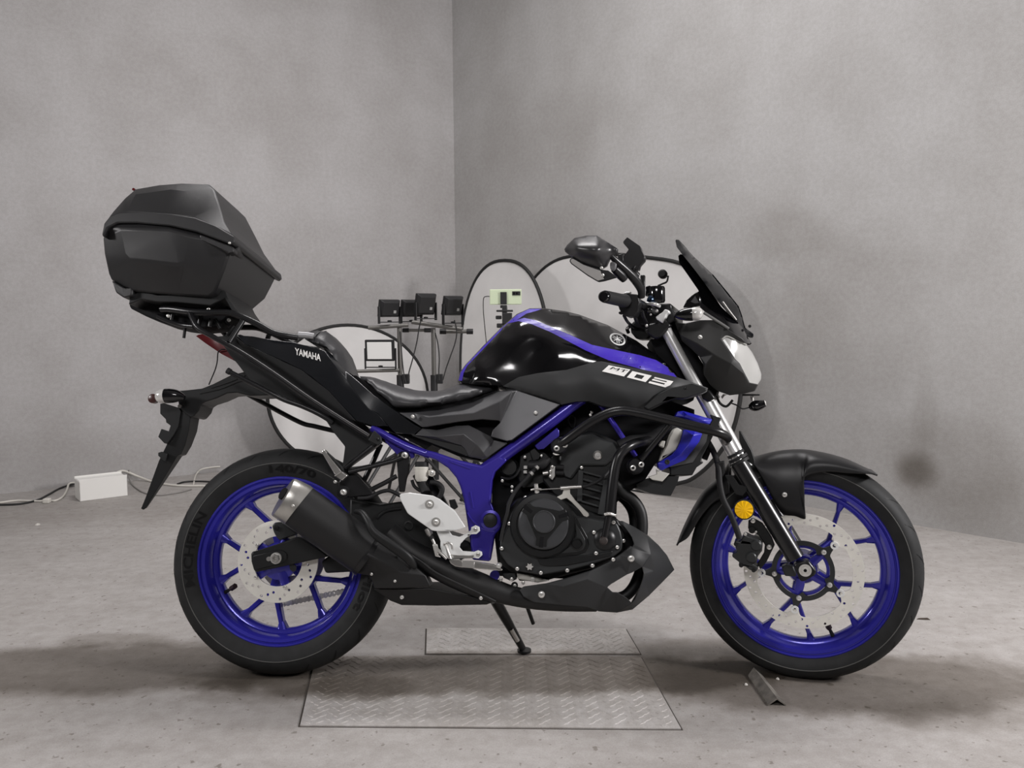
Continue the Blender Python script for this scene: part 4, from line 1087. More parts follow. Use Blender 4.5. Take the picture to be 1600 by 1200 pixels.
def draped(name, parent, material, outline, target, step=5, off=0.0008, fr='B'):
    full, fl, bd = skin([p + (0,) for p in outline], (), (), 'smooth', step)
    return decal(name, parent, material, None, target, off, fr, ([p[:2] for p in full], fl))
draped('tank_stripe', tank, TANKB, c('F', [(66, 618), (79, 568), (114, 520), (225, 401), (333, 292), (432, 207), (508, 171), (585, 170), (560, 181), (490, 200), (430, 240), (350, 268), (335, 302), (120, 527), (97, 572), (88, 620)]), tank, 4)
draped('tank_stripe', tank, TANKB, c('F', [(350, 266), (430, 240), (475, 226), (540, 240), (650, 285), (760, 332), (900, 395), (1060, 430), (1200, 460), (1300, 490), (1390, 545), (1430, 598), (1300, 575), (1200, 545), (1000, 490), (860, 430), (640, 315), (520, 265), (440, 247)]), tank, 4)
# round emblem with three crossed tuning forks
ex, ey = c1('b', 450, 1000)
def epos(r_, a): return (ex + 12.3 * r_ * math.cos(a) + 1.5 * r_ * math.sin(a), ey + 9.6 * r_ * math.sin(a) + 2.0 * r_ * math.cos(a))
em = decal('tank_emblem', tank, mat('emblem_black', (0.02, 0.02, 0.022), 0.3), [[epos(1.0, 2 * math.pi * k / 40) for k in range(40)]], tank, 0.0012)
decal('emblem_ring', em, SILVER, [[[epos(1.0, 2 * math.pi * k / 40) for k in range(40)], [epos(0.78, 2 * math.pi * k / 40) for k in range(40)]]], tank, 0.002)
pol = []
for k in range(3):
    a = R(90 + 120 * k)
    def fk(r_, w): return epos(math.hypot(r_, w), a + math.atan2(w, r_))
    pol += [[fk(-0.60, -.05), fk(0.1, -.05), fk(0.1, .05), fk(-0.60, .05)], [fk(0.08, -.17), fk(0.66, -.17), fk(0.66, -.08), fk(0.16, -.08), fk(0.16, .08), fk(0.66, .08), fk(0.66, .17), fk(0.08, .17)]]
decal('emblem_forks', em, SILVER, pol, tank, 0.0022)

# ---- tank cowl with model lettering ---------------------------------------
OUT = c('F', [(345, 652, .130), (440, 597, .138), (560, 572, .144), (740, 552, .150), (850, 520, .152), (920, 500, .150), (960, 498, .150), (1150, 537, .150), (1300, 566, .147), (1440, 600, .140), (1530, 630, .130), (1625, 665, .118), (1618, 688, .118), (1590, 703, .125), (1475, 735, .135),
        (1425, 730, .140), (1355, 757, .145), (1295, 787, .150), (1250, 806, .152), (1200, 795, .153), (1130, 800, .153), (1040, 790, .152), (960, 775, .150), (880, 746, .148), (800, 749, .146), (710, 768, .142)])
IN = c('F', [(930, 600, .170), (960, 650, .172), (1140, 775, .164), (700, 640, .160), (1250, 640, .166), (1400, 660, .156), (1240, 760, .162)])
b0 = len(OUT)
cowl = panel('tank_cowl', MC, MATTE, OUT, IN, 0.03, mode='smooth', step=5, smooth=50); mirrored(cowl)
cowl['label'] = 'matte charcoal tank cowl with white model lettering'
plate('cowl_strake', MC, PLAST, c('q', [(690, 845), (850, 690), (1010, 612), (1290, 552), (1482, 615), (1470, 650), (1180, 742), (1100, 735), (940, 790), (820, 850), (745, 888)]), 0.168, 0.03, bevel=0.003)
bolt(cowl, *c1('q', 1208, 615), 0.168, 0.003, SATIN)
mtb = decal('model_badge', cowl, WHITE, [c('q', [(250, 325), (520, 380), (440, 466), (165, 402)])], cowl, 0.0022, refine=5)
pts, fc = text_mesh('MT', False); qm = quad_map(pts, c1('q', 300, 346), c1('q', 492, 388), c1('q', 470, 420), c1('q', 262, 374))
decal('badge_letters', mtb, DARK, None, cowl, 0.0045, tris=(qm, fc), refine=5)
decal('model_numeral', cowl, WHITE, [[c('q', [(545, 398), (787, 455), (710, 536), (475, 477)]), c('q', [(600, 436), (697, 459), (660, 500), (565, 476)])]], cowl, 0.0022, refine=5)
decal('model_numeral', cowl, WHITE, [c('q', [(825, 472), (1058, 527), (1018, 574), (955, 602), (743, 546), (762, 524), (940, 568), (954, 553), (785, 512), (802, 495), (968, 538), (980, 526), (812, 488)])], cowl, 0.0022, refine=5)
pts, fc = text_mesh('YAMAHA', spacing=1.0)
decal('maker_lettering', tp, WHITE, None, tp, 0.0018, refine=4, tris=(quad_map(pts, c1('n', 645, 505), c1('n', 970, 590), c1('n', 970, 676), c1('n', 648, 590)), fc))

# ---- exhaust ---------------------------------------------------------------
mf = rods('muffler', MC, EXHB, 'I', [(292, 308, .182), (420, 400, .172), (600, 528, .158), (776, 653, .145)], [.0560, .0570, .0580, .0565], seg=28, curve=0, flat=0.82)
mf['label'] = 'stubby matte black muffler'
cp = rods('muffler_cap', mf, CAPM, 'I', [(300, 314, .182), (288, 305, .183), (240, 279, .190), (196, 256, .197), (187, 251, .1985)], [.0570, .0573, .0562, .0545, .0525], seg=28, curve=0, flat=0.82)
rods('outlet', cp, DARK, 'I', [(225, 248, .190), (183, 225, .202)], [.016, .016], seg=16, curve=0)
for u, v, w in ((257, 312, .232), (197, 402, .212)): bolt(cp, *c1('I', u, v), w, 0.0035)
rods('muffler_band', mf, SATIN, 'I', [(762, 643, .146), (790, 663, .144)], .0592, seg=28, curve=0, flat=0.83)
OUT = c('I', [(690, 748, .150), (770, 650, .195), (850, 550, .175), (890, 580, .17), (1010, 660, .165), (1100, 730, .16), (1180, 800, .155), (1215, 872, .15), (980, 888, .155), (820, 888, .155), (790, 800, .155), (700, 782, .15)])
es = panel('exhaust_shield', MC, EXHB, OUT, c('I', [(860, 700, .19), (1000, 780, .175)]), 0.05, bevel=0.003, smooth=40)
for u, v, w in ((803, 787, .165), (965, 835, .165), (1005, 662, .175)): bolt(es, *c1('I', u, v), w, 0.0038)
hg = rods('muffler_strap', MC, PLAST, 'I', [(690, 352, .165), (735, 362, .185), (775, 420, .20), (820, 500, .205), (930, 580, .20), (1040, 660, .19), (1085, 715, .18), (1105, 745, .17)], [.006, .008, .010, .0125, .014, .014, .011, .006], seg=12, flat=0.8)
OUT = c('I', [(815, 890, .14), (980, 890, .142), (1210, 886, .142), (1300, 905, .14), (1480, 940, .135), (1640, 985, .12), (1600, 1000, .11), (1260, 1007, .11), (1010, 1003, .11), (930, 972, .12)])
ep = panel('lower_guard', MC, EXHB, OUT, (), 0.16, bevel=0.003)
for u, v in ((1013, 948), (1562, 953)): bolt(ep, *c1('I', u, v), 0.142, 0.005)
pipe = rods('exhaust_pipe', MC, EXHB, 'J', [(-40, -60, .11), (80, 40, .115), (200, 110, .12), (340, 180, .12), (500, 245, .118), (640, 290, .11), (800, 320, .10), (980, 335, .085), (1130, 340, .06)], [.030, .031, .032, .0335, .032, .026, .024, .022, .02], seg=20)
rods('pipe_ridge', pipe, EXHB, 'J', [(30, 30, .146), (140, 100, .150), (220, 160, .152), (330, 215, .15), (480, 285, .145), (560, 325, .135)], 0.004, seg=8)

# ---- belly pan -------------------------------------------------------------
OUT = c('k', [(690, 278, .125), (742, 272, .125), (900, 352, .110), (1060, 452, .09), (1200, 582, .07), (1300, 702, .05), (1392, 882, .02), (1230, 1050, .05), (1080, 1200, .07)]) + \
      c('J', [(1340, 372, .085), (1250, 391, .10), (1150, 384, .115), (1080, 360, .13), (900, 345, .14), (780, 332, .145), (720, 300, .147), (697, 262, .145), (720, 243, .145), (850, 225, .15), (960, 196, .155), (1100, 152, .155), (1200, 105, .155), (1268, 60, .15), (1330, 10, .15)]) + \
      c('k', [(860, 600, .15), (885, 560, .15), (860, 480, .14), (800, 390, .135), (760, 340, .13), (710, 320, .125)])
IN = c('k', [(1050, 470, .125), (1095, 690, .140), (995, 845, .140), (860, 915, .145), (545, 1105, .150), (620, 1165, .148), (700, 1165, .14), (1140, 900, .115), (850, 740, .165), (300, 1000, .165), (0, 1090, .165)])
bp_o = None
full, fl, bd = skin(OUT, IN, [(len(OUT), len(OUT) + 1), (len(OUT) + 1, len(OUT) + 2), (len(OUT) + 2, len(OUT) + 7), (len(OUT) + 8, len(OUT) + 9), (len(OUT) + 9, len(OUT) + 10)])
hole = c('k', [(550, 1102), (600, 1062), (800, 942), (862, 918), (990, 845), (1010, 930), (1000, 1000), (960, 1120), (900, 1260), (860, 1300), (800, 1240), (680, 1168), (620, 1165)])
# the hole is cut by inserting its outline into the surface
pts = list(OUT) + IN[:4] + IN[7:] ; nb = len(OUT)
hl = [(x, y, .15) for x, y in hole]
ii = len(pts); allp = pts + hl
edges = [(k, (k + 1) % nb) for k in range(nb)] + [(ii + k, ii + (k + 1) % len(hl)) for k in range(len(hl))]
v_, e_, f_, ov, _, _ = delaunay_2d_cdt([Vector((p[0], -p[1])) for p in allp], edges, [], 2, 1e-6)
P3 = [allp[o_[0]] if o_ else (q.x, -q.y, .15) for q, o_ in zip(v_, ov)]
ob2 = [(p[0], p[1]) for p in OUT]
fl = [tuple(t) for t in f_ if in_poly(sum(P3[q][0] for q in t) / len(t), sum(P3[q][1] for q in t) / len(t), ob2) and not in_poly(sum(P3[q][0] for q in t) / len(t), sum(P3[q][1] for q in t) / len(t), hole)]
V = [U(*p) for p in P3]; n = len(V); V2 = [Vector((v.x, v.y + 0.012, v.z)) for v in V]
cnt = {}
for t in fl:
    for k in range(len(t)):
        e = (t[k], t[(k + 1) % len(t)]); cnt[tuple(sorted(e))] = cnt.get(tuple(sorted(e)), 0) + 1
Fc = fl + [tuple(q + n for q in reversed(t)) for t in fl] + [(a, b_, b_ + n, a + n) for (a, b_), w in cnt.items() if w == 1]
bel = link('belly_pan', mesh(V + V2, Fc), MATTE, MC, 'B', 42, 0.002)
bel['label'] = 'matte black belly pan with a teardrop opening'
bolt(bel, *c1('k', 848, 742), 0.168, 0.0085); bolt(bel, *c1('J', 822, 287), 0.160, 0.0085)
HP = [(740, 560), (790, 630), (855, 675), (900, 740), (914, 820), (908, 920), (908, 1000), (906, 1080), (868, 1180), (815, 1240), (740, 1262)]
rods('header_pipe', MC, EXHB, 'E', [(u, v, .055) for u, v in HP], 0.0150, seg=14)
rods('header_pipe', MC, EXHB, 'E', [(u - 45, v, -.045) for u, v in HP[:6]], 0.0150, seg=14)

body('oil_pan', MC, DARK, L3(c('k', [(560, 270), (742, 280), (840, 390), (885, 500), (878, 600), (700, 715), (400, 850), (0, 960), (-300, 1030), (-560, 1020), (-560, 850), (300, 700), (560, 600)]), 0.085), bevel=0.004)
plate('pan_inner_wall', MC, DARK, c('k', [(975, 840), (1140, 880), (1060, 1010), (930, 1290), (850, 1310), (965, 1110)]), 0.02, 0.02, bevel=0.001)

# ---- engine ----------------------------------------------------------------
case = plate('engine_case', MC, ENGG, c('j', [(205, 330), (235, 250), (300, 150), (420, 70), (560, 35), (700, 30), (830, 75), (900, 150), (1020, 245), (1060, 300), (1400, 350), (1500, 335), (1565, 400), (1600, 480), (1625, 600), (1610, 720), (1510, 800), (1240, 895), (930, 975), (680, 1015), (590, 1030), (300, 975), (180, 895), (85, 750), (90, 600), (180, 420)]), 0.150, 0.06, bevel=0.004)
case['label'] = 'dark grey engine side case'
body('crankcase', MC, ENGB, L3(c('j', [(60, 500), (180, 200), (300, 60), (700, -20), (1100, 200), (1560, 320), (1660, 500), (1640, 760), (1300, 930), (700, 1090), (300, 1060), (60, 900)]), 0.105), bevel=0.006)
rg = turned('clutch_cover', MC, ENGB, *c1('j', 622, 398), 0.150, [(0, -0.01), (0.083, -0.01), (0.083, 0.010), (0.079, 0.015), (0.0665, 0.016), (0.0665, 0.006), (0, 0.006)], seg=56)
rg['label'] = 'round black clutch cover'
cvr = turned('cover_face', rg, ENGL, *c1('j', 635, 385), 0.156, [(0, -0.004), (0.0645, -0.004), (0.0645, 0.009), (0.060, 0.013), (0, 0.014)], seg=56)
ccx, ccy = c1('j', 640, 362)
star = []
for a0 in (97, 218, 342):       # three arms
    for da, r_ in ((-34, 24), (-17, 29), (-13, 39.5), (13, 39.5), (17, 29), (34, 24)):
        a = R(a0 + da); star.append((ccx + r_ * math.cos(a), ccy + r_ * math.sin(a)))
plate('cover_star', rg, ENGB, star, 0.1715, 0.008, bevel=0.0018)
for a0 in (97, 218, 342):
    q = []
    for dr, dt in ((24, -2.6), (40, -3.4), (40, 3.4), (24, 2.6)):
        a = R(a0); q.append((ccx + dr * math.cos(a) - dt * math.sin(a), ccy + dr * math.sin(a) + dt * math.cos(a)))
    plate('star_slot', rg, DARK, q, 0.1719, 0.004, bevel=0)
turned('cover_boss', rg, ENGL, ccx, ccy, 0.170, [(0, -0.004), (0.0285, -0.004), (0.0285, 0.005), (0.0265, 0.007), (0.0255, 0.0056), (0, 0.0052)], seg=40)
plate('case_web', case, ENGB, c('j', [(1030, 290), (1185, 550), (1205, 650), (1160, 745), (1060, 780), (690, 800), (700, 780), (880, 740), (1000, 640), (1030, 480), (1010, 360)]), 0.1525, 0.01, bevel=0.002)
plate('case_web_face', case, ENGG, c('j', [(1035, 370), (1150, 570), (1165, 640), (1130, 715), (1050, 745), (830, 760), (960, 670), (1040, 540)]), 0.1535, 0.01, bevel=0.002)
turned('filler_cap', case, ENGB, *c1('j', 1050, 640), 0.152, [(0, 0), (0.0155, 0), (0.0155, 0.003), (0.012, 0.005), (0.011, 0.002), (0, 0.002)], seg=28)
plate('case_lower_face', case, ENGB, c('j', [(690, 815), (1240, 770), (1500, 720), (1480, 790), (1230, 850), (930, 910), (690, 920), (590, 900), (540, 800)]), 0.154, 0.01, bevel=0.0025)
turned('water_pump', case, ENGB, *c1('j', 1400, 580), 0.152, [(0, -0.005), (0.028, -0.005), (0.0275, 0.004), (0.022, 0.010), (0.010, 0.013), (0, 0.013)], seg=36)
for u, v in ((410, 60), (205, 385), (110, 695), (305, 950), (600, 1000), (930, 970), (1245, 910), (1505, 835), (1555, 680), (1290, 755), (1265, 495), (1510, 370)):
    turned('bolt_boss', case, ENGB, *c1('j', u, v), 0.148, [(0, -0.02), (0.0068, -0.02), (0.0068, 0.005), (0, 0.005)], seg=14)
    bolt(case, *c1('j', u, v), 0.153, 0.0050)
bolt(case, *c1('k', 755, 520), 0.12, 0.0052)
oc = turned('oil_cap', case, ENGB, *c1('j', 460, 925), 0.151, [(0, -0.005), (0.0115, -0.005), (0.0115, 0.004), (0.0095, 0.005), (0.009, 0.003), (0, 0.003)], seg=24)
sx_, sy_ = c1('j', 460, 925)
plate('cap_star', oc, BOLTM, [(sx_ + (6.2 if k % 2 == 0 else 3.8) * math.cos(R(30 * k)), sy_ + (6.2 if k % 2 == 0 else 3.8) * math.sin(R(30 * k))) for k in range(12)], 0.1565, 0.004, bevel=0)
# cylinder and head
cyl = body('cylinder_block', MC, ENGB, L3(c('E', [(430, 300), (520, 285), (620, 272), (700, 300), (780, 335), (800, 400), (770, 450), (740, 690), (690, 775), (640, 770), (520, 730), (400, 660), (330, 570), (330, 480), (395, 400)]), 0.095), bevel=0.006)
plate('cylinder_cover', MC, ENGG, c('E', [(470, 330), (540, 300), (620, 290), (700, 330), (760, 345), (790, 400), (745, 440), (700, 480), (560, 480), (500, 560), (450, 540), (420, 480), (430, 400)]), 0.105, 0.03, bevel=0.006)
for k in range(5):
    y0 = 505 + k * 44
    plate('cylinder_fin', cyl, ENGG, c('E', [(555, y0), (700 - k * 4, y0 + 38), (700 - k * 4, y0 + 50), (555, y0 + 12)]), 0.106, 0.02, bevel=0.001)
plate('cylinder_rib', cyl, ENGG, c('E', [(540, 500), (568, 505), (560, 690), (530, 690)]), 0.108, 0.02, bevel=0.002)
plate('cylinder_rib', cyl, ENGG, c('E', [(690, 560), (715, 560), (690, 770), (650, 765)]), 0.108, 0.02, bevel=0.002)
turned('head_plug', cyl, STEEL, *c1('E', 652, 417), 0.107, [(0, -0.005), (0.0120, -0.005), (0.0120, 0.003), (0.0085, 0.005), (0.0080, 0.0028), (0.004, 0.0028), (0.004, 0.006), (0, 0.006)], seg=24)
bolt(cyl, *c1('E', 558, 490), 0.109, 0.0045)
# intake side: throttle bodies, hoses, fittings
turned('throttle_drum', MC, ENGB, *c1('i', 200, 720), 0.095, [(0, -0.05), (0.026, -0.05), (0.026, 0.0), (0.022, 0.004), (0.020, 0.0), (0, 0.0)], seg=36)
rods('drum_hose', MC, RUBB2, 'i', [(100, 850, .10), (200, 865, .105), (290, 820, .11), (340, 720, .108)], 0.0035, seg=8)
plate('intake_block', MC, ENGB, c('i', [(330, 560), (560, 470), (700, 560), (780, 680), (700, 900), (560, 960), (350, 980), (300, 860)]), 0.085, 0.06, bevel=0.005)
rods('intake_hose', MC, RUBB2, 'i', [(470, 690, .10), (600, 690, .115), (680, 600, .11)], 0.013, seg=14)
rods('breather_hose', MC, RUBB2, 'i', [(190, 1200, .14), (230, 1110, .135), (310, 980, .13), (420, 860, .125), (500, 770, .12), (560, 720, .115)], 0.0052, seg=10)
for u, v in ((480, 800), (550, 725)): rods('hose_clip', MC, STEEL, 'i', [(u - 12, v + 12, .122), (u + 12, v - 12, .12)], 0.0068, curve=0, seg=12)
rods('case_hose', MC, RUBB2, 'j', [(265, 0, .155), (200, 150, .158), (180, 260, .158), (130, 450, .156), (100, 600, .154)], 0.0048, seg=10)
inj = plate('injector_bracket', MC, STEEL, c('i', [(718, 700), (780, 705), (778, 830), (745, 885), (700, 850), (712, 780)]), 0.112, 0.008)
for u, v in ((745, 715), (720, 775), (720, 835)): bolt(inj, *c1('i', u, v), 0.114, 0.004)
for y0 in (700, 770):
    rods('coolant_stub', MC, RUBB2, 'i', [(785, y0 + 20, .105), (885, y0 + 25, .105)], 0.0075, curve=0, seg=12)
rods('sensor', MC, STEEL, 'i', [(625, 800, .115), (690, 790, .115)], 0.006, curve=0)
for u, v, w in ((400, 595, .10), (120, 890, .10), (240, 965, .10), (240, 1020, .10), (410, 1100, .13), (610, 580, .10), (1235, 35, .08), (1220, 68, .08)): bolt(MC, *c1('i', u, v), w, 0.0042, name='engine_bolt')
for u, v in ((408, 722), (405, 780)):
    plate('connector_clip', MC, BOLTM, c('i', [(u - 24, v - 22), (u + 24, v - 22), (u + 24, v + 20), (u - 24, v + 20)]), 0.098, 0.01, bevel=0.001, holes=[c('i', [(u - 8, v - 8), (u + 26, v - 8), (u + 26, v + 8), (u - 8, v + 8)])] if False else ())
plate('connector', MC, PLAST, c('i', [(460, 520), (520, 480), (600, 560), (580, 620), (500, 640)]), 0.10, 0.02)
rods('wiring_loop', MC, RUBB2, 'i', [(985, 220, .06), (940, 130, .07), (980, 70, .07), (1030, 110, .07), (1020, 220, .06)], 0.0025, seg=8)
# clutch arm
arm = plate('clutch_cable_bracket', MC, RADT, c('E', [(437, 607), (452, 600), (490, 598), (490, 640), (520, 680), (560, 720), (600, 758), (602, 772), (590, 780), (572, 774), (545, 738), (500, 692), (470, 668), (430, 682), (412, 662), (445, 645), (452, 622)]), 0.165, 0.008, bevel=0.0015)
rods('cable_barrel', arm, STEEL, 'i', [(845, 982, .168), (975, 970, .168), (1110, 962, .168)], [.005, .0042, .0042], curve=0)
rods('clutch_cable', MC, STEEL, 'i', [(600, 1000, .168), (850, 984, .168)], 0.0014, curve=0, seg=6)
rods('cable_sheath', MC, RUBB2, 'i', [(1110, 962, .168), (1200, 945, .17), (1350, 870, .17), (1470, 740, .15), (1530, 620, .13)], 0.0045, seg=10)
pv = rods('clutch_pivot', MC, ENGB, 'i', [(572, 1190, .145), (562, 1100, .150), (556, 1035, .155)], [.0078, .0085, .0078], curve=0)
rods('pivot_cap_nut', pv, BOLTM, 'i', [(553, 1040, .157), (545, 990, .16), (540, 930, .163)], [.0062, .0056, .0050], curve=0)
rods('pivot_clip', pv, STEEL, 'i', [(480, 1005, .16), (545, 990, .166), (605, 1000, .163)], 0.003)

# ---- crash bars --------------------------------------------------------------
cb = rods('crash_bar', MC, SATIN, 'X', [(876, 694, .150), (888, 685, .165), (920, 662, .185), (944, 648.5, .195), (962, 643, .20), (980, 642.5, .20), (1010, 648, .20), (1060, 660, .20), (1105, 671, .20), (1126, 677, .19), (1136, 684, .165), (1134, 689, .12)], 0.0122, seg=16)
mirrored(cb); cb['label'] = 'black tubular crash bar beside the engine'
cb2 = rods('crash_bar', MC, SATIN, 'X', [(952, 806, .185), (954, 785, .188), (957, 757, .19), (962, 726, .19), (970, 708, .188), (985, 696, .175), (1006, 690, .13), (1020, 688, .08)], 0.0128, seg=16)
mirrored(cb2)
cb3 = rods('crash_bar_foot', MC, SATIN, 'X', [(943, 846, .178), (946, 832, .18), (951, 806, .185)], 0.0085, curve=0)
turned('bar_foot_cap', cb3, mat('brown_black_plug', (0.035, 0.028, 0.026), 0.5), *c1('k', 505, 518), 0.182, [(0, -0.01), (0.0105, -0.01), (0.0105, 0.004), (0.007, 0.008), (0, 0.009)], seg=20)
rods('bar_clamp', cb2, BOLTM, 'k', [(520, 190, .196), (575, 180, .20), (630, 195, .194)], 0.0038, curve=4)
bolt(cb2, *c1('k', 655, 205), 0.185, 0.004)
rods('crash_bar_stay', MC, SATIN, 'X', [(1047, 663, .19), (1001, 718, .165)], 0.0072, curve=0)
for u, v, w in ((425, 365, .150), (872, 480, .160)):
    mt = turned('bar_mount', MC, SATIN, *c1('E', u, v), w, [(0, -0.05), (0.0215, -0.05), (0.0215, 0.004), (0.017, 0.010), (0, 0.010)], seg=28)
    for du, dv in ((-14, 12), (34, -8)): bolt(mt, *c1('E', u + du, v + dv), w + 0.007, 0.0078)
rods('bar_mount_ring', MC, BOLTM, 'i', [(755, 545, .152), (790, 562, .154), (830, 556, .152)], 0.0022, seg=8)

# ---- radiator ------------------------------------------------------------------
body('radiator', MC, RADC, L3(c('g', [(640, 440), (1180, 470), (1150, 640), (980, 900), (700, 960), (560, 900)]), 0.09))
SH1 = c('g', [(758, 322, .115), (790, 262, .115), (860, 256, .115), (1230, 362, .105), (1190, 424, .11), (1050, 400, .12), (870, 330, .122)])
panel('radiator_shroud', MC, SHRB, SH1, c('g', [(900, 300, .128), (1100, 370, .124)]), 0.03, bevel=0.0015, smooth=20)
OUT = c('g', [(870, 488, .115), (1010, 512, .12), (1100, 540, .11), (1062, 640, .11), (980, 750, .112), (882, 870, .112), (700, 950, .112), (590, 1002, .11), (548, 965, .11), (548, 905, .112), (720, 800, .115), (790, 720, .115), (832, 620, .115)])
sh = panel('radiator_shroud', MC, SHRB, OUT, c('g', [(990, 560, .132), (930, 680, .132), (820, 810, .132), (640, 920, .122)]), 0.03, [(13, 14), (14, 15), (15, 16), (1, 13)], bevel=0.0015, smooth=20)
sh['label'] = 'blue angular radiator shroud'
turned('shroud_grommet', sh, RUBB2, *c1('g', 660, 895), 0.122, [(0, -0.004), (0.0065, -0.004), (0.0065, 0.003), (0.004, 0.004), (0, 0.002)], seg=18)
plate('radiator_tank', MC, RADT, c('g', [(735, 480), (790, 462), (858, 502), (830, 620), (770, 745), (590, 875), (560, 890), (600, 780), (650, 680), (690, 560)]), 0.112, 0.03, bevel=0.004)
plate('radiator_outlet', MC, RADT, c('g', [(560, 670), (590, 630), (640, 630), (620, 720), (560, 695)]), 0.11, 0.02, bevel=0.004)
body('fan_shroud', MC, PLAST, L3(c('g', [(1060, 540), (1240, 560), (1180, 680), (1100, 830), (1090, 880), (1120, 900), (1030, 962), (975, 1062), (880, 1064), (700, 1064), (690, 960), (880, 880)]), 0.085), bevel=0.003)
plate('shroud_wing', MC, PLAST, c('g', [(1200, 300), (1340, 345), (1310, 425), (1330, 480), (1220, 500), (1190, 424), (1230, 362)]), 0.108, 0.02, bevel=0.002)
plate('regulator', MC, PLAST, c('E', [(880, 590), (930, 560), (1000, 540), (1130, 540), (1120, 580), (1080, 656), (1010, 648), (960, 640), (885, 612)]), 0.08, 0.10, bevel=0.004)
plate('radiator_bracket', MC, RADT, c('g', [(520, 985), (580, 1010), (690, 1040), (600, 1140), (480, 1120), (420, 1080), (530, 1045)]), 0.10, 0.008, bevel=0.0015)
rods('radiator_hose', MC, RUBB2, 'g', [(60, 700, .10), (200, 640, .10), (380, 620, .095), (520, 560, .09), (680, 470, .08)], 0.016, seg=14)
rods('horn_hose', MC, RUBB2, 'g', [(1120, 860, .05), (1150, 790, .05), (1190, 690, .05)], 0.009, seg=12)

# ---- swingarm, chain, rear brake --------------------------------------------
sa = plate('swingarm', MC, PLAST, c('s', [(212, 570), (222, 548), (265, 538), (480, 470), (690, 392), (760, 412), (980, 556), (1010, 600), (700, 668), (262, 762), (240, 735), (215, 650)]), 0.100, 0.028, bevel=0.004)
sa['label'] = 'black swingarm end at the rear axle'; mirrored(sa)
plate('adjuster_plate', sa, PLAST, c('s', [(232, 590), (500, 528), (560, 540), (592, 575), (590, 620), (560, 655), (520, 672), (262, 735), (240, 660)]), 0.1025, 0.006, bevel=0.002)
turned('axle_washer', sa, STEEL, *c1('s', 400, 622), 0.104, [(0, -0.003), (0.006, -0.003), (0.006, 0.002), (0, 0.002)], seg=16)
an = turned('axle_nut', sa, BOLTM, *c1('s', 475, 615), 0.104, [(0.0055, -0.003), (0.0150, -0.003), (0.0150, 0.002), (0.0055, 0.002)], seg=28)
turned('nut_hex', an, STEEL, *c1('s', 475, 615), 0.105, [(0, -0.003), (0.0055, 0.004), (0.0065, 0.009), (0.0105, 0.009), (0.0115, 0.007), (0.0115, 0)], seg=6)
body('swingarm_body', MC, PLAST, L3(c('I', [(650, 258), (860, 305), (1000, 282), (1100, 330), (1230, 480), (1480, 560), (1540, 640), (1400, 700), (1250, 700), (1050, 640), (850, 640), (690, 770), (480, 782), (450, 700), (640, 560)]), 0.085), bevel=0.006)
turned('pivot_ring', MC, PLAST, *c1('I', 1060, 450), 0.088, [(0.007, -0.01), (0.0125, -0.01), (0.0125, 0.003), (0.009, 0.004), (0.0085, 0.0)], seg=28)
rods('arm_rib', MC, PLAST, 'I', [(840, 400, .087), (900, 350, .088), (1010, 330, .088)], 0.004, seg=8)
cal = plate('rear_caliper', MC, ENGG, c('s', [(432, 292), (440, 262), (470, 240), (520, 242), (560, 262), (600, 290), (690, 352), (660, 378), (600, 392), (510, 432), (480, 400), (452, 350)]), 0.095, 0.05, bevel=0.005)
turned('caliper_boss', cal, ENGB, *c1('s', 478, 300), 0.097, [(0, -0.005), (0.006, -0.005), (0.006, 0.003), (0, 0.004)], seg=16)
plate('sensor_bracket', MC, ENGG, c('s', [(612, 690), (640, 670), (680, 690), (676, 745), (650, 760), (620, 735)]), 0.088, 0.008)
# chain lower run on the far side
chn = []
pa, pb_ = U(*c1('s', 560, 1090), -0.055), U(*c1('s', 1600, 870), -0.055)
nl = 24; dch = (pb_ - pa) / nl; dn = dch.normalized(); upv = Vector((-dn.z, 0, dn.x))
for k in range(nl):
    p = pa + dch * k; q = p + dch
    for yy in ((0.006 if k % 2 else 0.004), (-0.006 if k % 2 else -0.004)):
        P = []
        for t, w in ((-0.12, .6), (0.05, 1), (0.28, .75), (0.5, .62), (0.72, .75), (0.95, 1), (1.12, .6)): P.append((t, w))
        ring = [p + dch * t + upv * 0.0082 * w for t, w in P] + [p + dch * t - upv * 0.0082 * w for t, w in reversed(P)]
        m_ = len(ring); V = [v + Vector((0, yy - .0008, 0)) for v in ring] + [v + Vector((0, yy + .0008, 0)) for v in ring]
        chn.append((V, [tuple(range(m_)), tuple(range(m_, 2 * m_))] + [(i_, (i_ + 1) % m_, m_ + (i_ + 1) % m_, m_ + i_) for i_ in range(m_)]))
    chn.append(lathe(p, (0, 1, 0), [(0, -.009), (0.0028, -.009), (0.0028, .009), (0, .009)], 8))
link('drive_chain', mesh(*join(chn)), BOLTM, MC, 'B', 30)
V, Fc = lathe(CR + Vector((0, 0.055, 0)), (0, 1, 0), [(0.05, -.003), (0.094, -.003), (0.094, .003), (0.05, .003)], 60, True)
link('rear_sprocket', mesh(V, Fc), STEEL, MC, 'B', 40)

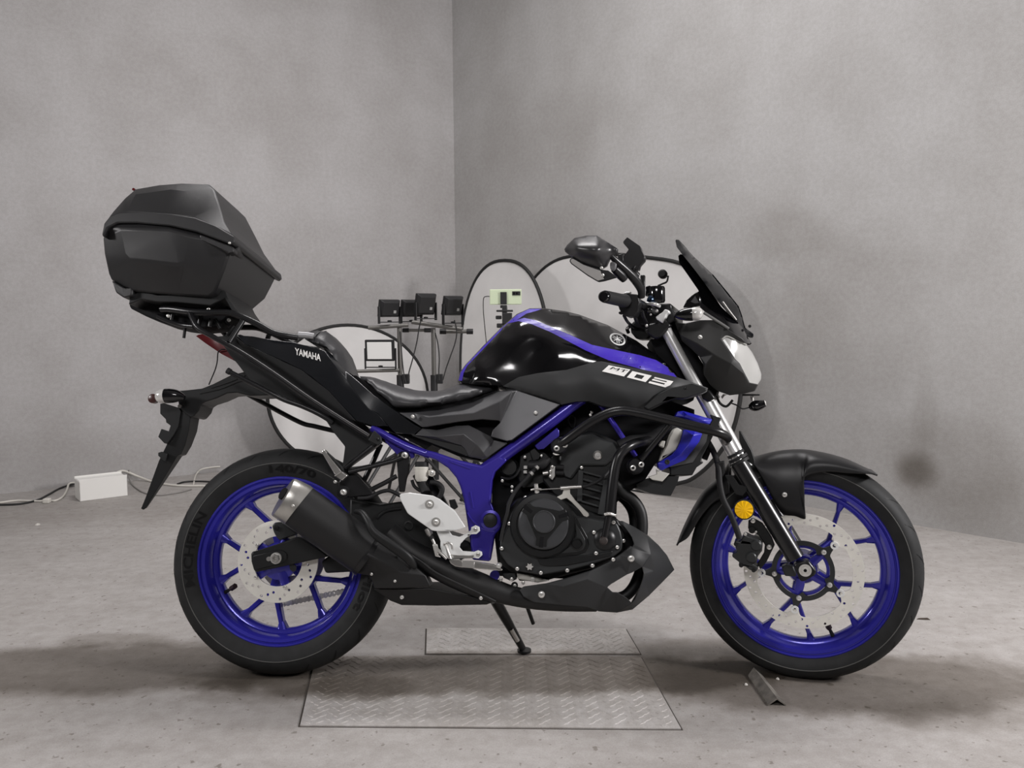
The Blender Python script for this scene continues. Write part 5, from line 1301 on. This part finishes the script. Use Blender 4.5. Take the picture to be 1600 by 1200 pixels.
# ---- rear peg hanger, reservoir, foot controls ------------------------------
hg = rods('hanger_arm', MC, SATIN, 'h', [(745, 500, .122), (600, 560, .125), (250, 650, .13), (40, 700, .135)], 0.0062, curve=0)
rods('hanger_arm', MC, SATIN, 'h', [(640, 750, .115), (480, 840, .118), (300, 930, .12)], 0.0062, curve=0)
rods('hanger_arm', MC, SATIN, 'h', [(340, 370, .11), (180, 500, .115), (-10, 650, .12)], 0.0058, curve=0)
rods('hanger_arm', MC, SATIN, 'h', [(440, 350, .0), (350, 560, .0), (230, 810, .0)], 0.0075, curve=0)
hp = plate('hanger_plate', MC, SATIN, c('h', [(645, 470), (700, 440), (780, 450), (810, 520), (790, 700), (760, 790), (735, 950), (670, 950), (655, 800), (640, 600)]), 0.120, 0.012, bevel=0.003)
bolt(hp, *c1('h', 740, 490), 0.124, 0.0088)
tri = plate('hanger_foot', MC, SATIN, c('h', [(-60, 760), (40, 740), (150, 745), (345, 960), (330, 985), (60, 1020), (-60, 1010), (-95, 940), (-90, 840)]), 0.128, 0.012, bevel=0.003)
turned('hanger_boss', tri, SATIN, *c1('I', 607, 218), 0.128, [(0, -0.01), (0.0165, -0.01), (0.0165, 0.004), (0, 0.005)], seg=24)
bolt(tri, *c1('I', 607, 218), 0.136, 0.0085); bolt(tri, *c1('I', 550, 146), 0.136, 0.0045)
pg = plate('pillion_peg', MC, ALU, c('B', [(1126, 982), (1138, 968), (1152, 972), (1262, 1108), (1292, 1132), (1256, 1168), (1218, 1140)]), 0.165, 0.02, bevel=0.003)
plate('peg_rubber', pg, RUBB2, c('B', [(1160, 985), (1195, 1015), (1258, 1080), (1262, 1105), (1225, 1062)]), 0.167, 0.018, bevel=0.003)
rods('peg_grip', pg, STEEL, 'B', [(1212, 1135, .168), (1255, 1108, .168)], 0.002, curve=0, seg=6)
rods('abs_hose', MC, RUBB2, 'h', [(150, 1030, .13), (280, 1020, .125), (390, 970, .12), (470, 940, .12), (560, 935, .118), (690, 1000, .115)], 0.0052, seg=10)
rx, ry = c1('D', 475, 482)
def upright(name, parent, material, px, py, lat, prof, seg=28):
    V, Fc = lathe(U(px, py, lat), (0, 0, 1), prof, seg); return link(name, weld(V, Fc), material, parent, 'B', 35)
rsv = upright('brake_reservoir', MC, RESV, rx, ry, 0.115, [(0, -.020), (.012, -.020), (.017, -.012), (.0185, .012), (.0195, .013), (.0195, .018), (0, .018)])
rsv['label'] = 'milky white rear brake fluid reservoir'
upright('reservoir_cap', rsv, RUBB2, rx, ry, 0.115, [(0, .018), (.0180, .018), (.0180, .030), (.016, .032), (0, .032)], 20)
plate('reservoir_tab', rsv, RESV, c('D', [(515, 458), (545, 455), (560, 468), (558, 488), (540, 500), (515, 492)]), 0.125, 0.008)
bolt(rsv, *c1('D', 540, 476), 0.127, 0.0058)
rods('reservoir_hose', MC, RUBB2, 'D', [(475, 530, .115), (490, 570, .115), (500, 600, .12)], 0.0125, curve=0, seg=14)
rods('reservoir_hose', MC, RUBB2, 'D', [(530, 536, .12), (572, 540, .122), (602, 568, .122), (598, 605, .122), (578, 640, .122)], 0.0068, seg=12)
rods('brake_hose', MC, RUBB2, 'D', [(415, 520, .11), (430, 560, .11), (470, 590, .11)], 0.0045, seg=10)
plate('brake_switch', MC, PLAST, c('D', [(645, 645), (680, 640), (700, 690), (680, 705), (655, 690)]), 0.10, 0.02)
heel = plate('heel_guard', MC, SILVER, c('D', [(337, 614), (348, 605), (400, 598), (545, 618), (590, 640), (685, 715), (750, 815), (700, 834), (690, 838), (575, 842), (540, 836), (395, 735), (385, 725), (340, 640)]), 0.178, 0.006, bevel=0.0022, seg=3)
heel['label'] = 'silver heel guard above the footpeg bracket'
for u, v in ((525, 672), (565, 783)):
    w = turned('guard_washer', heel, STEEL, *c1('D', u, v), 0.178, [(0, -0.002), (0.0118, -0.002), (0.0118, 0.0012), (0, 0.0012)], seg=24)
    bolt(w, *c1('D', u, v), 0.180, 0.0072)
fbk = plate('footpeg_bracket', MC, SILVER, c('m', [(418, 405), (570, 405), (605, 450), (700, 472), (765, 440), (845, 388), (850, 350), (900, 326), (948, 348), (957, 398), (915, 436), (850, 440), (775, 490), (712, 560), (700, 605), (738, 650), (880, 660), (932, 640), (980, 660), (986, 702), (940, 742), (890, 735), (770, 742), (690, 742), (600, 752), (555, 738), (490, 685), (465, 600), (465, 520)]), 0.162, 0.014, bevel=0.0025, seg=3)
for u, v in ((905, 380), (935, 690)): bolt(fbk, *c1('m', u, v), 0.164, 0.0052, STEEL)
plate('bracket_shade', fbk, ALU, c('m', [(590, 690), (700, 700), (880, 700), (880, 735), (620, 745)]), 0.1635, 0.004, bevel=0.001)
rods('peg_spring', fbk, STEEL, 'm', [(540, 570, .172), (560, 650, .178), (588, 745, .178)], 0.0042, curve=0)
rods('peg_spring', fbk, STEEL, 'm', [(440, 650, .170), (500, 700, .176), (545, 745, .176)], 0.0038, curve=0)
rods('peg_pin', fbk, STEEL, 'm', [(505, 570, .172), (545, 545, .176), (600, 560, .172), (612, 620, .17)], 0.0028)
mcy = rods('rear_master_cylinder', MC, STEEL, 'm', [(305, 370, .155), (330, 430, .157), (352, 460, .158)], [.009, .0085, .006], curve=0)
rods('pushrod_boot', mcy, RUBB2, 'm', [(345, 440, .158), (365, 500, .16)], .0058, curve=0)
rods('pushrod', mcy, STEEL, 'm', [(362, 500, .16), (385, 545, .16), (400, 600, .162)], .0042, curve=0)
plate('pushrod_clevis', mcy, BOLTM, c('m', [(362, 565), (420, 560), (438, 620), (470, 640), (430, 690), (470, 730), (400, 715), (385, 660)]), 0.168, 0.01, bevel=0.002)
ped = plate('brake_pedal', MC, ALU, c('m', [(568, 762), (640, 755), (700, 752), (725, 770), (900, 780), (1125, 815), (1245, 880), (1230, 896), (1100, 886), (930, 870), (730, 855), (650, 842), (595, 808)]), 0.172, 0.012, bevel=0.002)
plate('pedal_slot', ped, STEEL, c('m', [(735, 772), (890, 785), (890, 862), (735, 852)]), 0.1725, 0.004, bevel=0.0006)
turned('pedal_tip', ped, BOLTM, *c1('m', 1195, 832), 0.176, [(0, -0.02), (0.0068, -0.02), (0.0068, 0.006), (0.005, 0.009), (0, 0.010)], seg=16)
# shift linkage etc. below the engine
plate('sump_fitting', MC, RADT, c('j', [(300, 1005), (490, 1040), (530, 1050), (710, 1100), (560, 1125), (310, 1080)]), 0.12, 0.03, bevel=0.003)
turned('sump_bolt', MC, BOLTM, *c1('j', 500, 1085), 0.122, [(0, -.01), (0.006, -.01), (0.006, .004), (0, .005)], seg=14)
for u, v, w in ((100, 1085, .12), (380, 1125, .12), (275, 1160, .11), (235, 1080, .12)): bolt(MC, *c1('j', u, v), w, 0.0048, name='sump_bolt')
plate('linkage_block', MC, ENGG, c('j', [(120, 1010), (280, 1000), (300, 1080), (240, 1110), (130, 1060)]), 0.11, 0.03, bevel=0.002)
turned('drain_plug', MC, RUBB2, *c1('j', 270, 1160), 0.10, [(0, -.01), (0.009, -.01), (0.009, .004), (0, .005)], seg=16)

# ---- kickstand ------------------------------------------------------------
P0 = U(*c1('J', 560, 320), -0.09); foot_w = floor_pt(817, 1014, 0.014); P1 = FRI['B'] @ foot_w
V, Fc = sweep([P0, P0.lerp(P1, 0.35), P0.lerp(P1, 0.8), P1], [0.016, 0.0145, 0.011, 0.010], 12)
ks = link('kickstand', mesh(V, Fc), SATIN, MC, 'B', 40); ks['label'] = 'black kickstand resting on the small plate'
fw_ = FRI['B'] @ (foot_w + Vector((0.004, 0.004, -0.006)))
Mf = FRI['B'].to_3x3()
V, Fc = lathe(fw_, Mf @ Vector((0, 0, 1)), [(0, -.003), (.020, -.003), (.020, .003), (0, .003)], 16); link('stand_foot', mesh(V, Fc), SATIN, ks, 'B', 30)
a_, b_ = P0.lerp(P1, 0.58) + Vector((0, -0.012, 0)), P0.lerp(P1, 0.82) + Vector((0, -0.012, 0))
link('return_spring', mesh(*sweep([a_, b_], 0.006, 10)), STEEL, ks, 'B', 30)
rods('stand_tang', ks, SATIN, 'J', [(735, 340, -.06), (775, 452, -.09)], 0.0055, curve=0)
rods('spring_hook', ks, STEEL, 'J', [(610, 335, -.04), (650, 340, -.04), (690, 352, -.04)], 0.0042, curve=0)

# ---- fork (turns with the steering) -------------------------------------------
FL = 0.098
leg = rods('fork_leg', MC, FORKB, 'X', [(1153, 723, FL), (1190, 784, FL), (1243, 872, FL)], 0.0230, fr='S', curve=0, seg=28); mirrored(leg)
leg['label'] = 'black lower fork leg'
stn = rods('fork_tube', MC, CHROME, 'X', [(1034, 504, FL - .004), (1156, 728, FL)], 0.0152, fr='S', curve=0, seg=28); mirrored(stn)
for k, (u, v, r_) in enumerate(((398, 436, .0235), (412, 462, .0260), (424, 484, .0250))):
    rods('fork_seal', leg, RUBB2, 'N', [(u - 4, v - 7, FL), (u + 5, v + 9, FL)], r_, fr='S', curve=0, seg=24)
lug = plate('axle_lug', MC, SATIN, c('l', [(958, 905), (1010, 870), (1130, 845), (1165, 870), (1250, 985), (1232, 1030), (1075, 1116), (1035, 1095)]), FL + .020, 0.036, 'S', bevel=0.004)
turned('axle_end', lug, BOLTM, *c1('l', 1105, 970), FL + .021, [(0.0042, -.004), (0.0155, -.004), (0.0155, .002), (0.0115, .002), (0.0105, .0005), (0.0085, .0005), (0.0075, .003), (0.0042, .003), (0.0042, -.004)], 'S', 30)
turned('axle_bore', lug, DARK, *c1('l', 1105, 970), FL + .020, [(0, -.002), (0.0042, -.002), (0.0042, .0012), (0, .0012)], 'S', 16)
plate('axle_spacer', MC, ENGG, c('l', [(810, 930), (870, 900), (960, 920), (1000, 1030), (980, 1050), (850, 1040)]), FL - .02, 0.03, 'S', bevel=0.003)
cbk = plate('caliper_bracket', MC, ENGB, c('l', [(395, 345), (470, 325), (570, 380), (690, 560), (725, 655), (690, 725), (625, 860), (545, 960), (505, 890), (590, 750), (600, 650), (520, 530), (390, 450)]), FL + .004, 0.012, 'S', bevel=0.002)
cal = plate('front_caliper', MC, ENGG, c('l', [(215, 618), (240, 600), (290, 615), (320, 560), (350, 520), (430, 560), (540, 590), (575, 650), (565, 730), (510, 800), (505, 870), (450, 895), (525, 935), (490, 990), (410, 965), (345, 915), (305, 938), (268, 905), (285, 875), (190, 800), (195, 765), (255, 745), (235, 690)]), FL + .022, 0.05, 'S', bevel=0.006, seg=3)
cal['label'] = 'front brake caliper'
for u, v in ((490, 655), (430, 805)): turned('piston_housing', cal, ENGG, *c1('l', u, v), FL + .022, [(0, -.004), (0.0135, -.004), (0.0135, .005), (0.011, .008), (0, .008)], 'S', 26)
for u, v in ((452, 348), (655, 680)): bolt(cbk, *c1('l', u, v), FL + .007, 0.0068, None, 'S')
turned('bracket_boss', cbk, ENGB, *c1('l', 440, 465), FL + .006, [(0, -.01), (0.0085, -.01), (0.0085, .004), (0, .005)], 'S', 18)
bolt(cal, *c1('l', 355, 515), FL + .02, 0.0045, None, 'S'); bolt(cal, *c1('l', 490, 488), FL + .018, 0.003, None, 'S')
for u, v in ((305, 905), (240, 640), (460, 965)): turned('caliper_pin', cal, ENGB, *c1('l', u, v), FL + .020, [(0, -.01), (0.0055, -.01), (0.0055, .004), (0, .005)], 'S', 14)
# amber reflector with radial facets
ax_, ay_ = c1('l', 340, 210); cR = U(ax_, ay_, FL + .030, 'S'); rr_ = 0.0232
V = [cR + Vector((0, -0.004, 0))]; Fc = []
for k in range(24):
    a = 2 * math.pi * k / 24; V.append(cR + Vector((rr_ * math.cos(a), -0.001 - 0.0022 * (k % 2), rr_ * math.sin(a))))
for k in range(24): V.append(V[1 + k] + Vector((0, 0.008, 0)))
for k in range(24): Fc += [(0, 1 + k, 1 + (k + 1) % 24), (1 + k, 25 + k, 25 + (k + 1) % 24, 1 + (k + 1) % 24)]
Fc.append(tuple(range(25, 49)))
ar = link('amber_reflector', mesh(V, Fc), AMBER, MC, 'S', 0); ar['label'] = 'round amber reflector on the fork leg'
turned('reflector_ring', ar, RUBB2, ax_, ay_, FL + .028, [(0, -.012), (0.0262, -.012), (0.0262, .002), (0.0232, .003), (0.0232, -.002), (0, -.002)], 'S', 36)
plate('reflector_stay', MC, PLAST, c('N', [(330, 572), (378, 570), (420, 630), (465, 640), (470, 665), (440, 700), (400, 690), (350, 605)]), FL + .02, 0.006, 'S', bevel=0.001)
rods('brake_line', MC, RUBB2, 'N', [(225, 360, .08), (262, 430, .10), (290, 520, .115), (298, 620, .125), (320, 720, .13), (365, 810, .13), (400, 900, .125), (422, 965, .12)], 0.0078, fr='S', seg=12)
plate('line_clamp', MC, PLAST, c('N', [(270, 490), (325, 480), (330, 560), (300, 600), (272, 600)]), .12, 0.02, 'S', bevel=0.003)
plate('fork_guard', MC, PLAST, c('N', [(418, 292), (432, 300), (500, 420), (515, 470), (520, 520), (470, 480), (450, 440), (420, 350)]), FL - .03, 0.03, 'S', bevel=0.002)

def loft_arch(name, parent, material, key, st, hw, fr='S', th=0.004, n=9):
    """fender: stations of (crown pixel on the centre plane, edge pixel at lat hw)"""
    rows = []
    for (tu, tv, bu, bv) in st:
        T = U(*c1(key, tu, tv), 0.0, fr); E_ = U(*c1(key, bu, bv), hw, fr); row = []
        for k in range(-n, n + 1):
            t = abs(k) / n; s_ = 1 if k >= 0 else -1
            yy = hw * math.sin(min(1, t * 1.35) * math.pi / 2) if t < 0.74 else hw
            f_ = (1 - math.cos(t * math.pi / 2)) if t < 0.6 else 0.412 + (t - 0.6) / 0.4 * 0.588
            row.append(Vector((T.x + (E_.x - T.x) * f_, -s_ * yy, T.z + (E_.z - T.z) * f_)))
        rows.append(row)
    m_ = 2 * n + 1; V = [p for r_ in rows for p in r_]
    Fc = [(i_ * m_ + k, i_ * m_ + k + 1, (i_ + 1) * m_ + k + 1, (i_ + 1) * m_ + k) for i_ in range(len(rows) - 1) for k in range(m_ - 1)]
    o = link(name, mesh(V, Fc), material, parent, fr, 40)
    so = o.modifiers.new('solid', 'SOLIDIFY'); so.thickness = th; so.offset = 0
    return o
def dense(st, k=4): return catmull(st, k)
ff = loft_arch('front_fender', MC, FENDB, 'H', dense([(405, 108, 425, 150), (450, 94, 465, 225), (500, 82, 505, 305), (545, 74, 548, 368), (590, 70, 605, 378), (620, 69, 656, 391), (650, 70, 640, 330), (680, 73, 628, 240), (720, 80, 660, 190), (780, 94, 760, 172), (850, 116, 850, 178), (910, 143, 920, 181), (985, 181, 985, 183)]), 0.066)
ff['label'] = 'black front fender over the tyre'
bolt(ff, *c1('N', 703, 692), 0.068, 0.0068, None, 'S')
loft_arch('fender_rear', ff, FENDB, 'H', dense([(300, 128, 300, 270), (262, 178, 262, 295), (235, 212, 215, 325), (182, 260, 165, 385), (132, 338, 128, 445), (100, 400, 106, 478), (75, 458, 85, 494), (58, 506, 60, 508)]), 0.060)

# ---- headlamp, screen, cockpit -------------------------------------------------
OUT = c('e', [(110, 30, .085), (250, 40, .10), (420, 0, .10), (600, 0, .10), (740, 90, .10), (860, 170, .095), (960, 230, .085), (1000, 285, .075), (870, 245, .09), (760, 200, .10), (700, 240, .108), (780, 365, .108), (862, 480, .105), (925, 540, .10), (985, 670, .09), (1045, 782, .075), (1150, 808, .05), (1108, 890, .045),
       (980, 922, .06), (800, 942, .075), (640, 885, .085), (560, 820, .09), (478, 690, .10), (468, 630, .10), (475, 560, .10), (420, 460, .10), (330, 372, .10), (200, 262, .095), (150, 140, .09)])
IN = c('e', [(190, 190, .112), (400, 300, .120), (600, 430, .122), (820, 545, .116), (430, 150, .118), (500, 560, .112), (480, 645, .106), (760, 720, .106), (1000, 805, .080)])
b0 = len(OUT); COWLM = mat('cowl_black_plastic', (0.016, 0.016, 0.0155), 0.48, spec=0.4)
hc = body('headlamp_cowl', MC, COWLM, OUT, IN, [(b0, b0 + 1), (b0 + 1, b0 + 2), (b0 + 2, b0 + 3), (b0 + 6, b0 + 7), (b0 + 7, b0 + 8)], fr='S', bevel=0.002, smooth=22)
hc['label'] = 'matte black headlamp cowl'
bolt(hc, *c1('e', 432, 215), 0.119, 0.0060, None, 'S')
OUT = c('e', [(702, 244, .104), (762, 204, .098), (870, 248, .085), (1010, 310, .05), (1080, 400, .03), (1150, 540, .02), (1195, 670, .015), (1193, 740, .015), (1150, 802, .03), (1050, 782, .072), (990, 670, .088), (928, 545, .098), (865, 482, .103)])
hl = body('headlamp', MC, LENS, OUT, c('e', [(860, 320, .090), (960, 450, .075), (1040, 600, .06), (1090, 720, .05)]), mode='smooth', step=5, fr='S', smooth=50)
hl['label'] = 'clear headlamp lens'
draped('lamp_reflector_edge', hl, SILVER, c('e', [(715, 252), (740, 240), (800, 330), (862, 430), (862, 470), (800, 380)]), hl, 4, 0.0008, 'S')
rods('lens_rim', hl, mat('lens_edge', (0.35, 0.35, 0.33), 0.3), 'e', [(705, 242, .106), (762, 203, .10), (870, 247, .087), (1010, 309, .054)], 0.0022, fr='S', seg=8)
vis = c('d', [(158, 318, .085), (185, 298, .08), (215, 302, .075), (420, 560, .07), (560, 760, .07), (700, 960, .07), (880, 1130, .06), (950, 1200, .05)]) + c('e', [(1068, 282, .03), (1045, 298, .03), (1000, 285, .06), (860, 172, .09), (740, 90, .098), (600, 0, .10)]) + c('d', [(430, 960, .10), (425, 850, .10), (410, 750, .098), (300, 590, .095), (170, 405, .09)])
vs = panel('cockpit_visor', MC, GLOSS, vis, (), 0.006, fr='S', bevel=0, smooth=40); mirrored(vs)
SC = c('d', [(122, 128, .11), (132, 115, .105), (165, 118, .09), (235, 190, .06), (350, 325, .03), (600, 560, .0), (780, 780, .0), (915, 950, .0), (958, 1070, .0), (985, 1180, .0)]) + c('e', [(1000, 100, .0), (1095, 170, .01), (1098, 195, .015), (1080, 212, .02), (1040, 205, .03), (960, 160, .04)]) + c('d', [(900, 1140, .06), (820, 1060, .08), (700, 920, .095), (560, 760, .105), (400, 540, .112), (300, 410, .115), (200, 290, .118), (140, 210, .118)])
ws = panel('windscreen', MC, SMOKE, SC, c('d', [(250, 260, .09), (420, 480, .075), (560, 640, .07), (720, 830, .06), (860, 1010, .045)]), 0.004, mode='smooth', step=5, fr='S', smooth=60); mirrored(ws)
ws['label'] = 'small smoked windscreen'
rods('screen_strut', ws, STEEL, 'd', [(712, 892, .10), (790, 1000, .09), (882, 1120, .08)], 0.0024, fr='S', curve=0, seg=8)
turned('screen_knob', ws, RUBB2, *c1('e', 1052, 78), 0.02, [(0, -.004), (.004, -.004), (.004, .004), (0, .004)], 'S', 12)
rods('headlamp_trim', hc, mat('grey_trim', (0.16, 0.16, 0.155), 0.35), 'd', [(480, 1030, .105), (560, 1080, .107), (700, 1170, .104), (790, 1230, .10)], 0.0038, fr='S', seg=8)
plate('instrument_pod', MC, GLOSS, c('d', [(215, 965), (262, 872), (360, 782), (420, 758), (445, 940), (330, 965)]), 0.07, 0.14, 'S', bevel=0.005)
plate('pod_window', MC, GREYP, c('d', [(310, 890), (370, 820), (425, 905), (370, 915)]), 0.0715, 0.004, 'S', bevel=0.001)
fb_ = bulb('front_blinker', 'right front blinker with clear lens', 'd', [(335, 1045, .0172), (380, 1042, .0178), (430, 1040, .0150), (460, 1040, .0085), (466, 1040, .003)],
     [(110, 1068, .004), (150, 1062, .010), (220, 1054, .0152), (300, 1048, .0175), (340, 1045, .0176)], 0.165, 'S')
rods('blinker_stalk', fb_, RUBB2, 'd', [(200, 1060, .16), (180, 1080, .10)], 0.006, fr='S', curve=0)
al = bulb('front_blinker', 'dark far-side front blinker', 'e', [(1240, 1042, .0085), (1256, 1040, .005)], [(1040, 1085, .006), (1075, 1082, .0125), (1130, 1072, .0155), (1190, 1058, .0135), (1245, 1042, .0095)], -0.02, 'S')
plate('lamp_stay', MC, PLAST, c('e', [(960, 925), (1178, 928), (1176, 946), (960, 950)]), 0.0, 0.02, 'S', bevel=0.001)
rods('stay_post', MC, STEEL, 'e', [(1080, 950, -.01), (1085, 1010, -.01)], 0.0045, fr='S', curve=0)
rods('horn_wire', MC, RUBB2, 'e', [(820, 1040, .0), (900, 1070, .0), (960, 1110, .0), (1040, 1095, -.01)], 0.002, fr='S', seg=6)
rods('horn_wire', MC, RUBB2, 'e', [(640, 960, .03), (680, 1040, .02), (760, 1080, .02), (840, 1000, .02)], 0.0035, fr='S', seg=8)
plate('horn_bracket', MC, STEEL, c('e', [(690, 960), (720, 925), (775, 935), (740, 945), (710, 985)]), 0.03, 0.004, 'S', bevel=0.0005)
body('steering_head', MC, DARK, L3(c('e', [(0, 30), (110, 30), (330, 372), (470, 600), (560, 820), (640, 900), (620, 980), (560, 1010), (430, 900), (330, 730), (180, 500), (60, 300), (-60, 160)]), 0.05), fr='S')
body('triple_clamp', MC, SATIN, L3(c('e', [(430, 880), (540, 870), (620, 980), (540, 1030), (460, 990)]), 0.115), fr='S', bevel=0.004)
body('head_tube', MC, DARK, L3(c('q', [(770, 0), (960, -20), (1150, 200), (1320, 480), (1300, 540), (1130, 470), (1000, 330), (835, 175)]), 0.045))
# top clamp, bar clamps and wiring
body('top_clamp', MC, SATIN, L3(c('b', [(930, 760), (1180, 700), (1290, 780), (1200, 880), (1130, 960), (1040, 1010), (930, 940), (860, 860)]), 0.12), fr='S', bevel=0.006)
plate('bar_clamp', MC, SILVER, c('b', [(1040, 650), (1100, 610), (1160, 570), (1180, 530), (1250, 545), (1265, 590), (1215, 610), (1200, 660), (1150, 752), (1060, 690)]), 0.13, 0.03, 'S', bevel=0.003)
body('cockpit_core', MC, SATIN, L3(c('b', [(720, 420), (880, 440), (1190, 440), (1290, 440), (1290, 500), (1350, 600), (1350, 700), (1230, 780), (1000, 800), (780, 780), (720, 650)]), 0.10), fr='S', bevel=0.006)
plate('lower_wiring', MC, PLAST, c('b', [(640, 780), (720, 700), (900, 760), (1000, 900), (930, 1000), (740, 1000), (660, 900)]), 0.06, 0.08, 'S', bevel=0.006)
hb = tube('handlebar', MC, SATIN, c('b', [(330, 350, .34), (560, 390, .25), (760, 430, .19), (1000, 560, .12), (1080, 600, .06)]), 0.011, 'S', 5, 14); mirrored(hb)
grip = tube('hand_grip', MC, RUBB2, c('b', [(250, 335, .375), (300, 345, .355), (480, 385, .275), (560, 400, .245)]), [.0150, .0155, .0162, .0175], 'S', 0, 22)
turned('bar_end', grip, GLOSS, *c1('b', 235, 335), .376, [(0, -.012), (.0128, -.012), (.0135, .002), (.0105, .006), (.0095, .003), (0, .003)], 'S', 26)
grip['label'] = 'right rubber hand grip'
plate('switch_housing', MC, SATIN, c('b', [(455, 470), (500, 350), (560, 300), (660, 290), (760, 300), (790, 420), (760, 560), (720, 640), (600, 650), (520, 610), (480, 540)]), 0.235, 0.05, 'S', bevel=0.008, seg=3)
plate('switch_chrome', MC, CHROME, c('b', [(520, 290), (580, 262), (660, 258), (640, 280), (560, 300)]), 0.237, 0.02, 'S', bevel=0.002)
plate('throttle_tab', MC, SATIN, c('b', [(460, 575), (490, 560), (520, 590), (500, 612), (465, 605)]), 0.22, 0.02, 'S', bevel=0.002)
V, Fc = lathe(U(*c1('b', 1060, 300), .15, 'S'), (0, 0, 1), [(0, -.022), (.020, -.022), (.0222, -.018), (.0222, .016), (.020, .0205), (0, .0215)], 30)
mc2 = link('brake_master_cylinder', MC and weld(V, Fc), GLOSS, MC, 'S', 40)
plate('cylinder_block_edge', mc2, GLOSS, c('b', [(885, 170), (960, 155), (960, 290), (880, 330)]), 0.165, 0.03, 'S', bevel=0.003)
rods('lever', MC, CHROME, 'b', [(880, 440, .16), (980, 445, .17), (1060, 460, .17), (1100, 480, .15)], 0.005, fr='S', seg=10)
turned('lever_pivot', MC, mat('dark_blue_chrome', (0.10, 0.16, 0.28), 0.1, metal=1), *c1('b', 990, 395), 0.165, [(0, -.01), (.014, -.01), (.014, .002), (.008, .007), (0, .008)], 'S', 22)
turned('lever_pivot', MC, GLOSS, *c1('b', 930, 540), 0.16, [(0, -.01), (.009, -.01), (.009, .002), (.005, .006), (0, .007)], 'S', 18)
for u, v, r_ in ((1060, 555, .0042), (965, 615, .003), (905, 790, .0042), (600, 820, .004)): bolt(MC, *c1('b', u, v), 0.15, r_, None, 'S', name='cockpit_bolt')
for pts, r_ in (([(550, 630, .22), (600, 720, .18), (660, 780, .12), (760, 840, .06)], .0042), ([(730, 340, .22), (725, 520, .2), (730, 680, .17), (800, 780, .12), (900, 790, .1)], .005), ([(830, 560, .19), (860, 660, .16), (910, 760, .12), (960, 840, .1)], .0045),
                ([(620, 900, .05), (600, 840, .06), (640, 800, .08)], .005)):
    rods('control_cable', MC, RUBB2, 'b', pts, r_, fr='S', seg=10)
# mirror
OUT = c('a', [(95, 235, .345), (130, 180, .345), (220, 95, .345), (380, 64, .345), (500, 64, .345), (640, 150, .345), (750, 222, .345), (748, 268, .345), (665, 325, .345), (610, 440, .345), (545, 482, .345), (450, 460, .345), (350, 425, .345), (180, 332, .345), (105, 268, .345)])
mh = body('mirror_head', MC, mat('mirror_shell_plastic', (0.024, 0.024, 0.026), 0.32, spec=0.7, bump=(1200, 0.06)), OUT, c('a', [(240, 210, .385), (400, 190, .395), (540, 210, .39), (480, 340, .385)]), mode='smooth', step=3, fr='S', smooth=60, centre=0.335)
mh['label'] = 'right mirror head with black shell'
rim_ = plate('mirror_rim', mh, RUBB2, c('a', [(155, 385), (165, 355), (195, 338), (340, 418), (560, 490), (640, 500), (760, 585), (600, 632), (520, 645), (480, 625), (380, 565), (180, 420)]), 0.349, 0.008, 'S', bevel=0.002)
plate('mirror_glass', rim_, MIRR, c('a', [(172, 385), (178, 362), (200, 352), (330, 428), (545, 505), (560, 560), (590, 606), (515, 628), (485, 612), (385, 552), (190, 412)]), 0.3505, 0.003, 'S', bevel=0.0005)
rods('mirror_stem', mh, SATIN, 'a', [(660, 300, .335), (740, 380, .32), (880, 510, .29), (980, 620, .265), (1050, 740, .24), (1060, 830, .225)], [.006, .0085, .0105, .0115, .010, .009], fr='S', seg=14)
rods('mirror_stem', mh, SATIN, 'a', [(720, 480, .32), (800, 560, .30), (850, 620, .29)], [.010, .012, .009], fr='S', seg=14)
plate('stem_clip', mh, mat('grey_plastic', (0.12, 0.12, 0.125), 0.4), c('a', [(662, 400), (700, 388), (745, 412), (735, 480), (695, 512), (664, 478)]), 0.345, 0.012, 'S', bevel=0.003)
bolt(mh, *c1('a', 575, 560), 0.353, 0.004, None, 'S'); bolt(mh, *c1('a', 560, 470), 0.353, 0.004, None, 'S')
# phone holder clamped beside the mirror stem
ph = plate('phone_holder', MC, SATIN, c('a', [(826, 142), (878, 82), (1040, 195), (1060, 260), (1098, 332), (1092, 370), (1030, 440), (1020, 490), (900, 480), (840, 420), (800, 356), (815, 350), (898, 238), (835, 165)]), 0.27, 0.03, 'S', bevel=0.004)
plate('holder_foot', ph, SATIN, c('a', [(760, 300), (830, 285), (830, 380), (900, 470), (860, 480), (760, 370)]), 0.275, 0.02, 'S', bevel=0.003)
plate('holder_post', ph, SATIN, c('a', [(1040, 555), (1102, 555), (1098, 800), (1070, 835), (1045, 800)]), 0.215, 0.012, 'S', bevel=0.003)
rods('holder_joint', ph, SATIN, 'a', [(990, 450, .26), (960, 520, .26), (1000, 570, .25)], 0.0105, fr='S', seg=12)
soc = turned('socket_cap', MC, RUBB2, *c1('a', 1322, 545), 0.02, [(0, -.018), (.0118, -.018), (.0128, -.010), (.0118, -.004), (.0128, .002), (.0118, .008), (.008, .012), (0, .012)], 'S', 24)
rods('socket_stem', soc, RUBB2, 'a', [(1392, 570, .02), (1375, 640, .03), (1320, 668, .06), (1270, 690, .09)], 0.0026, fr='S', seg=8)
# shock absorber and battery side seen through the frame
rods('shock_absorber', MC, SATIN, 'D', [(470, 470, .0), (560, 640, .0), (640, 800, .0)], 0.026, curve=0, seg=16)
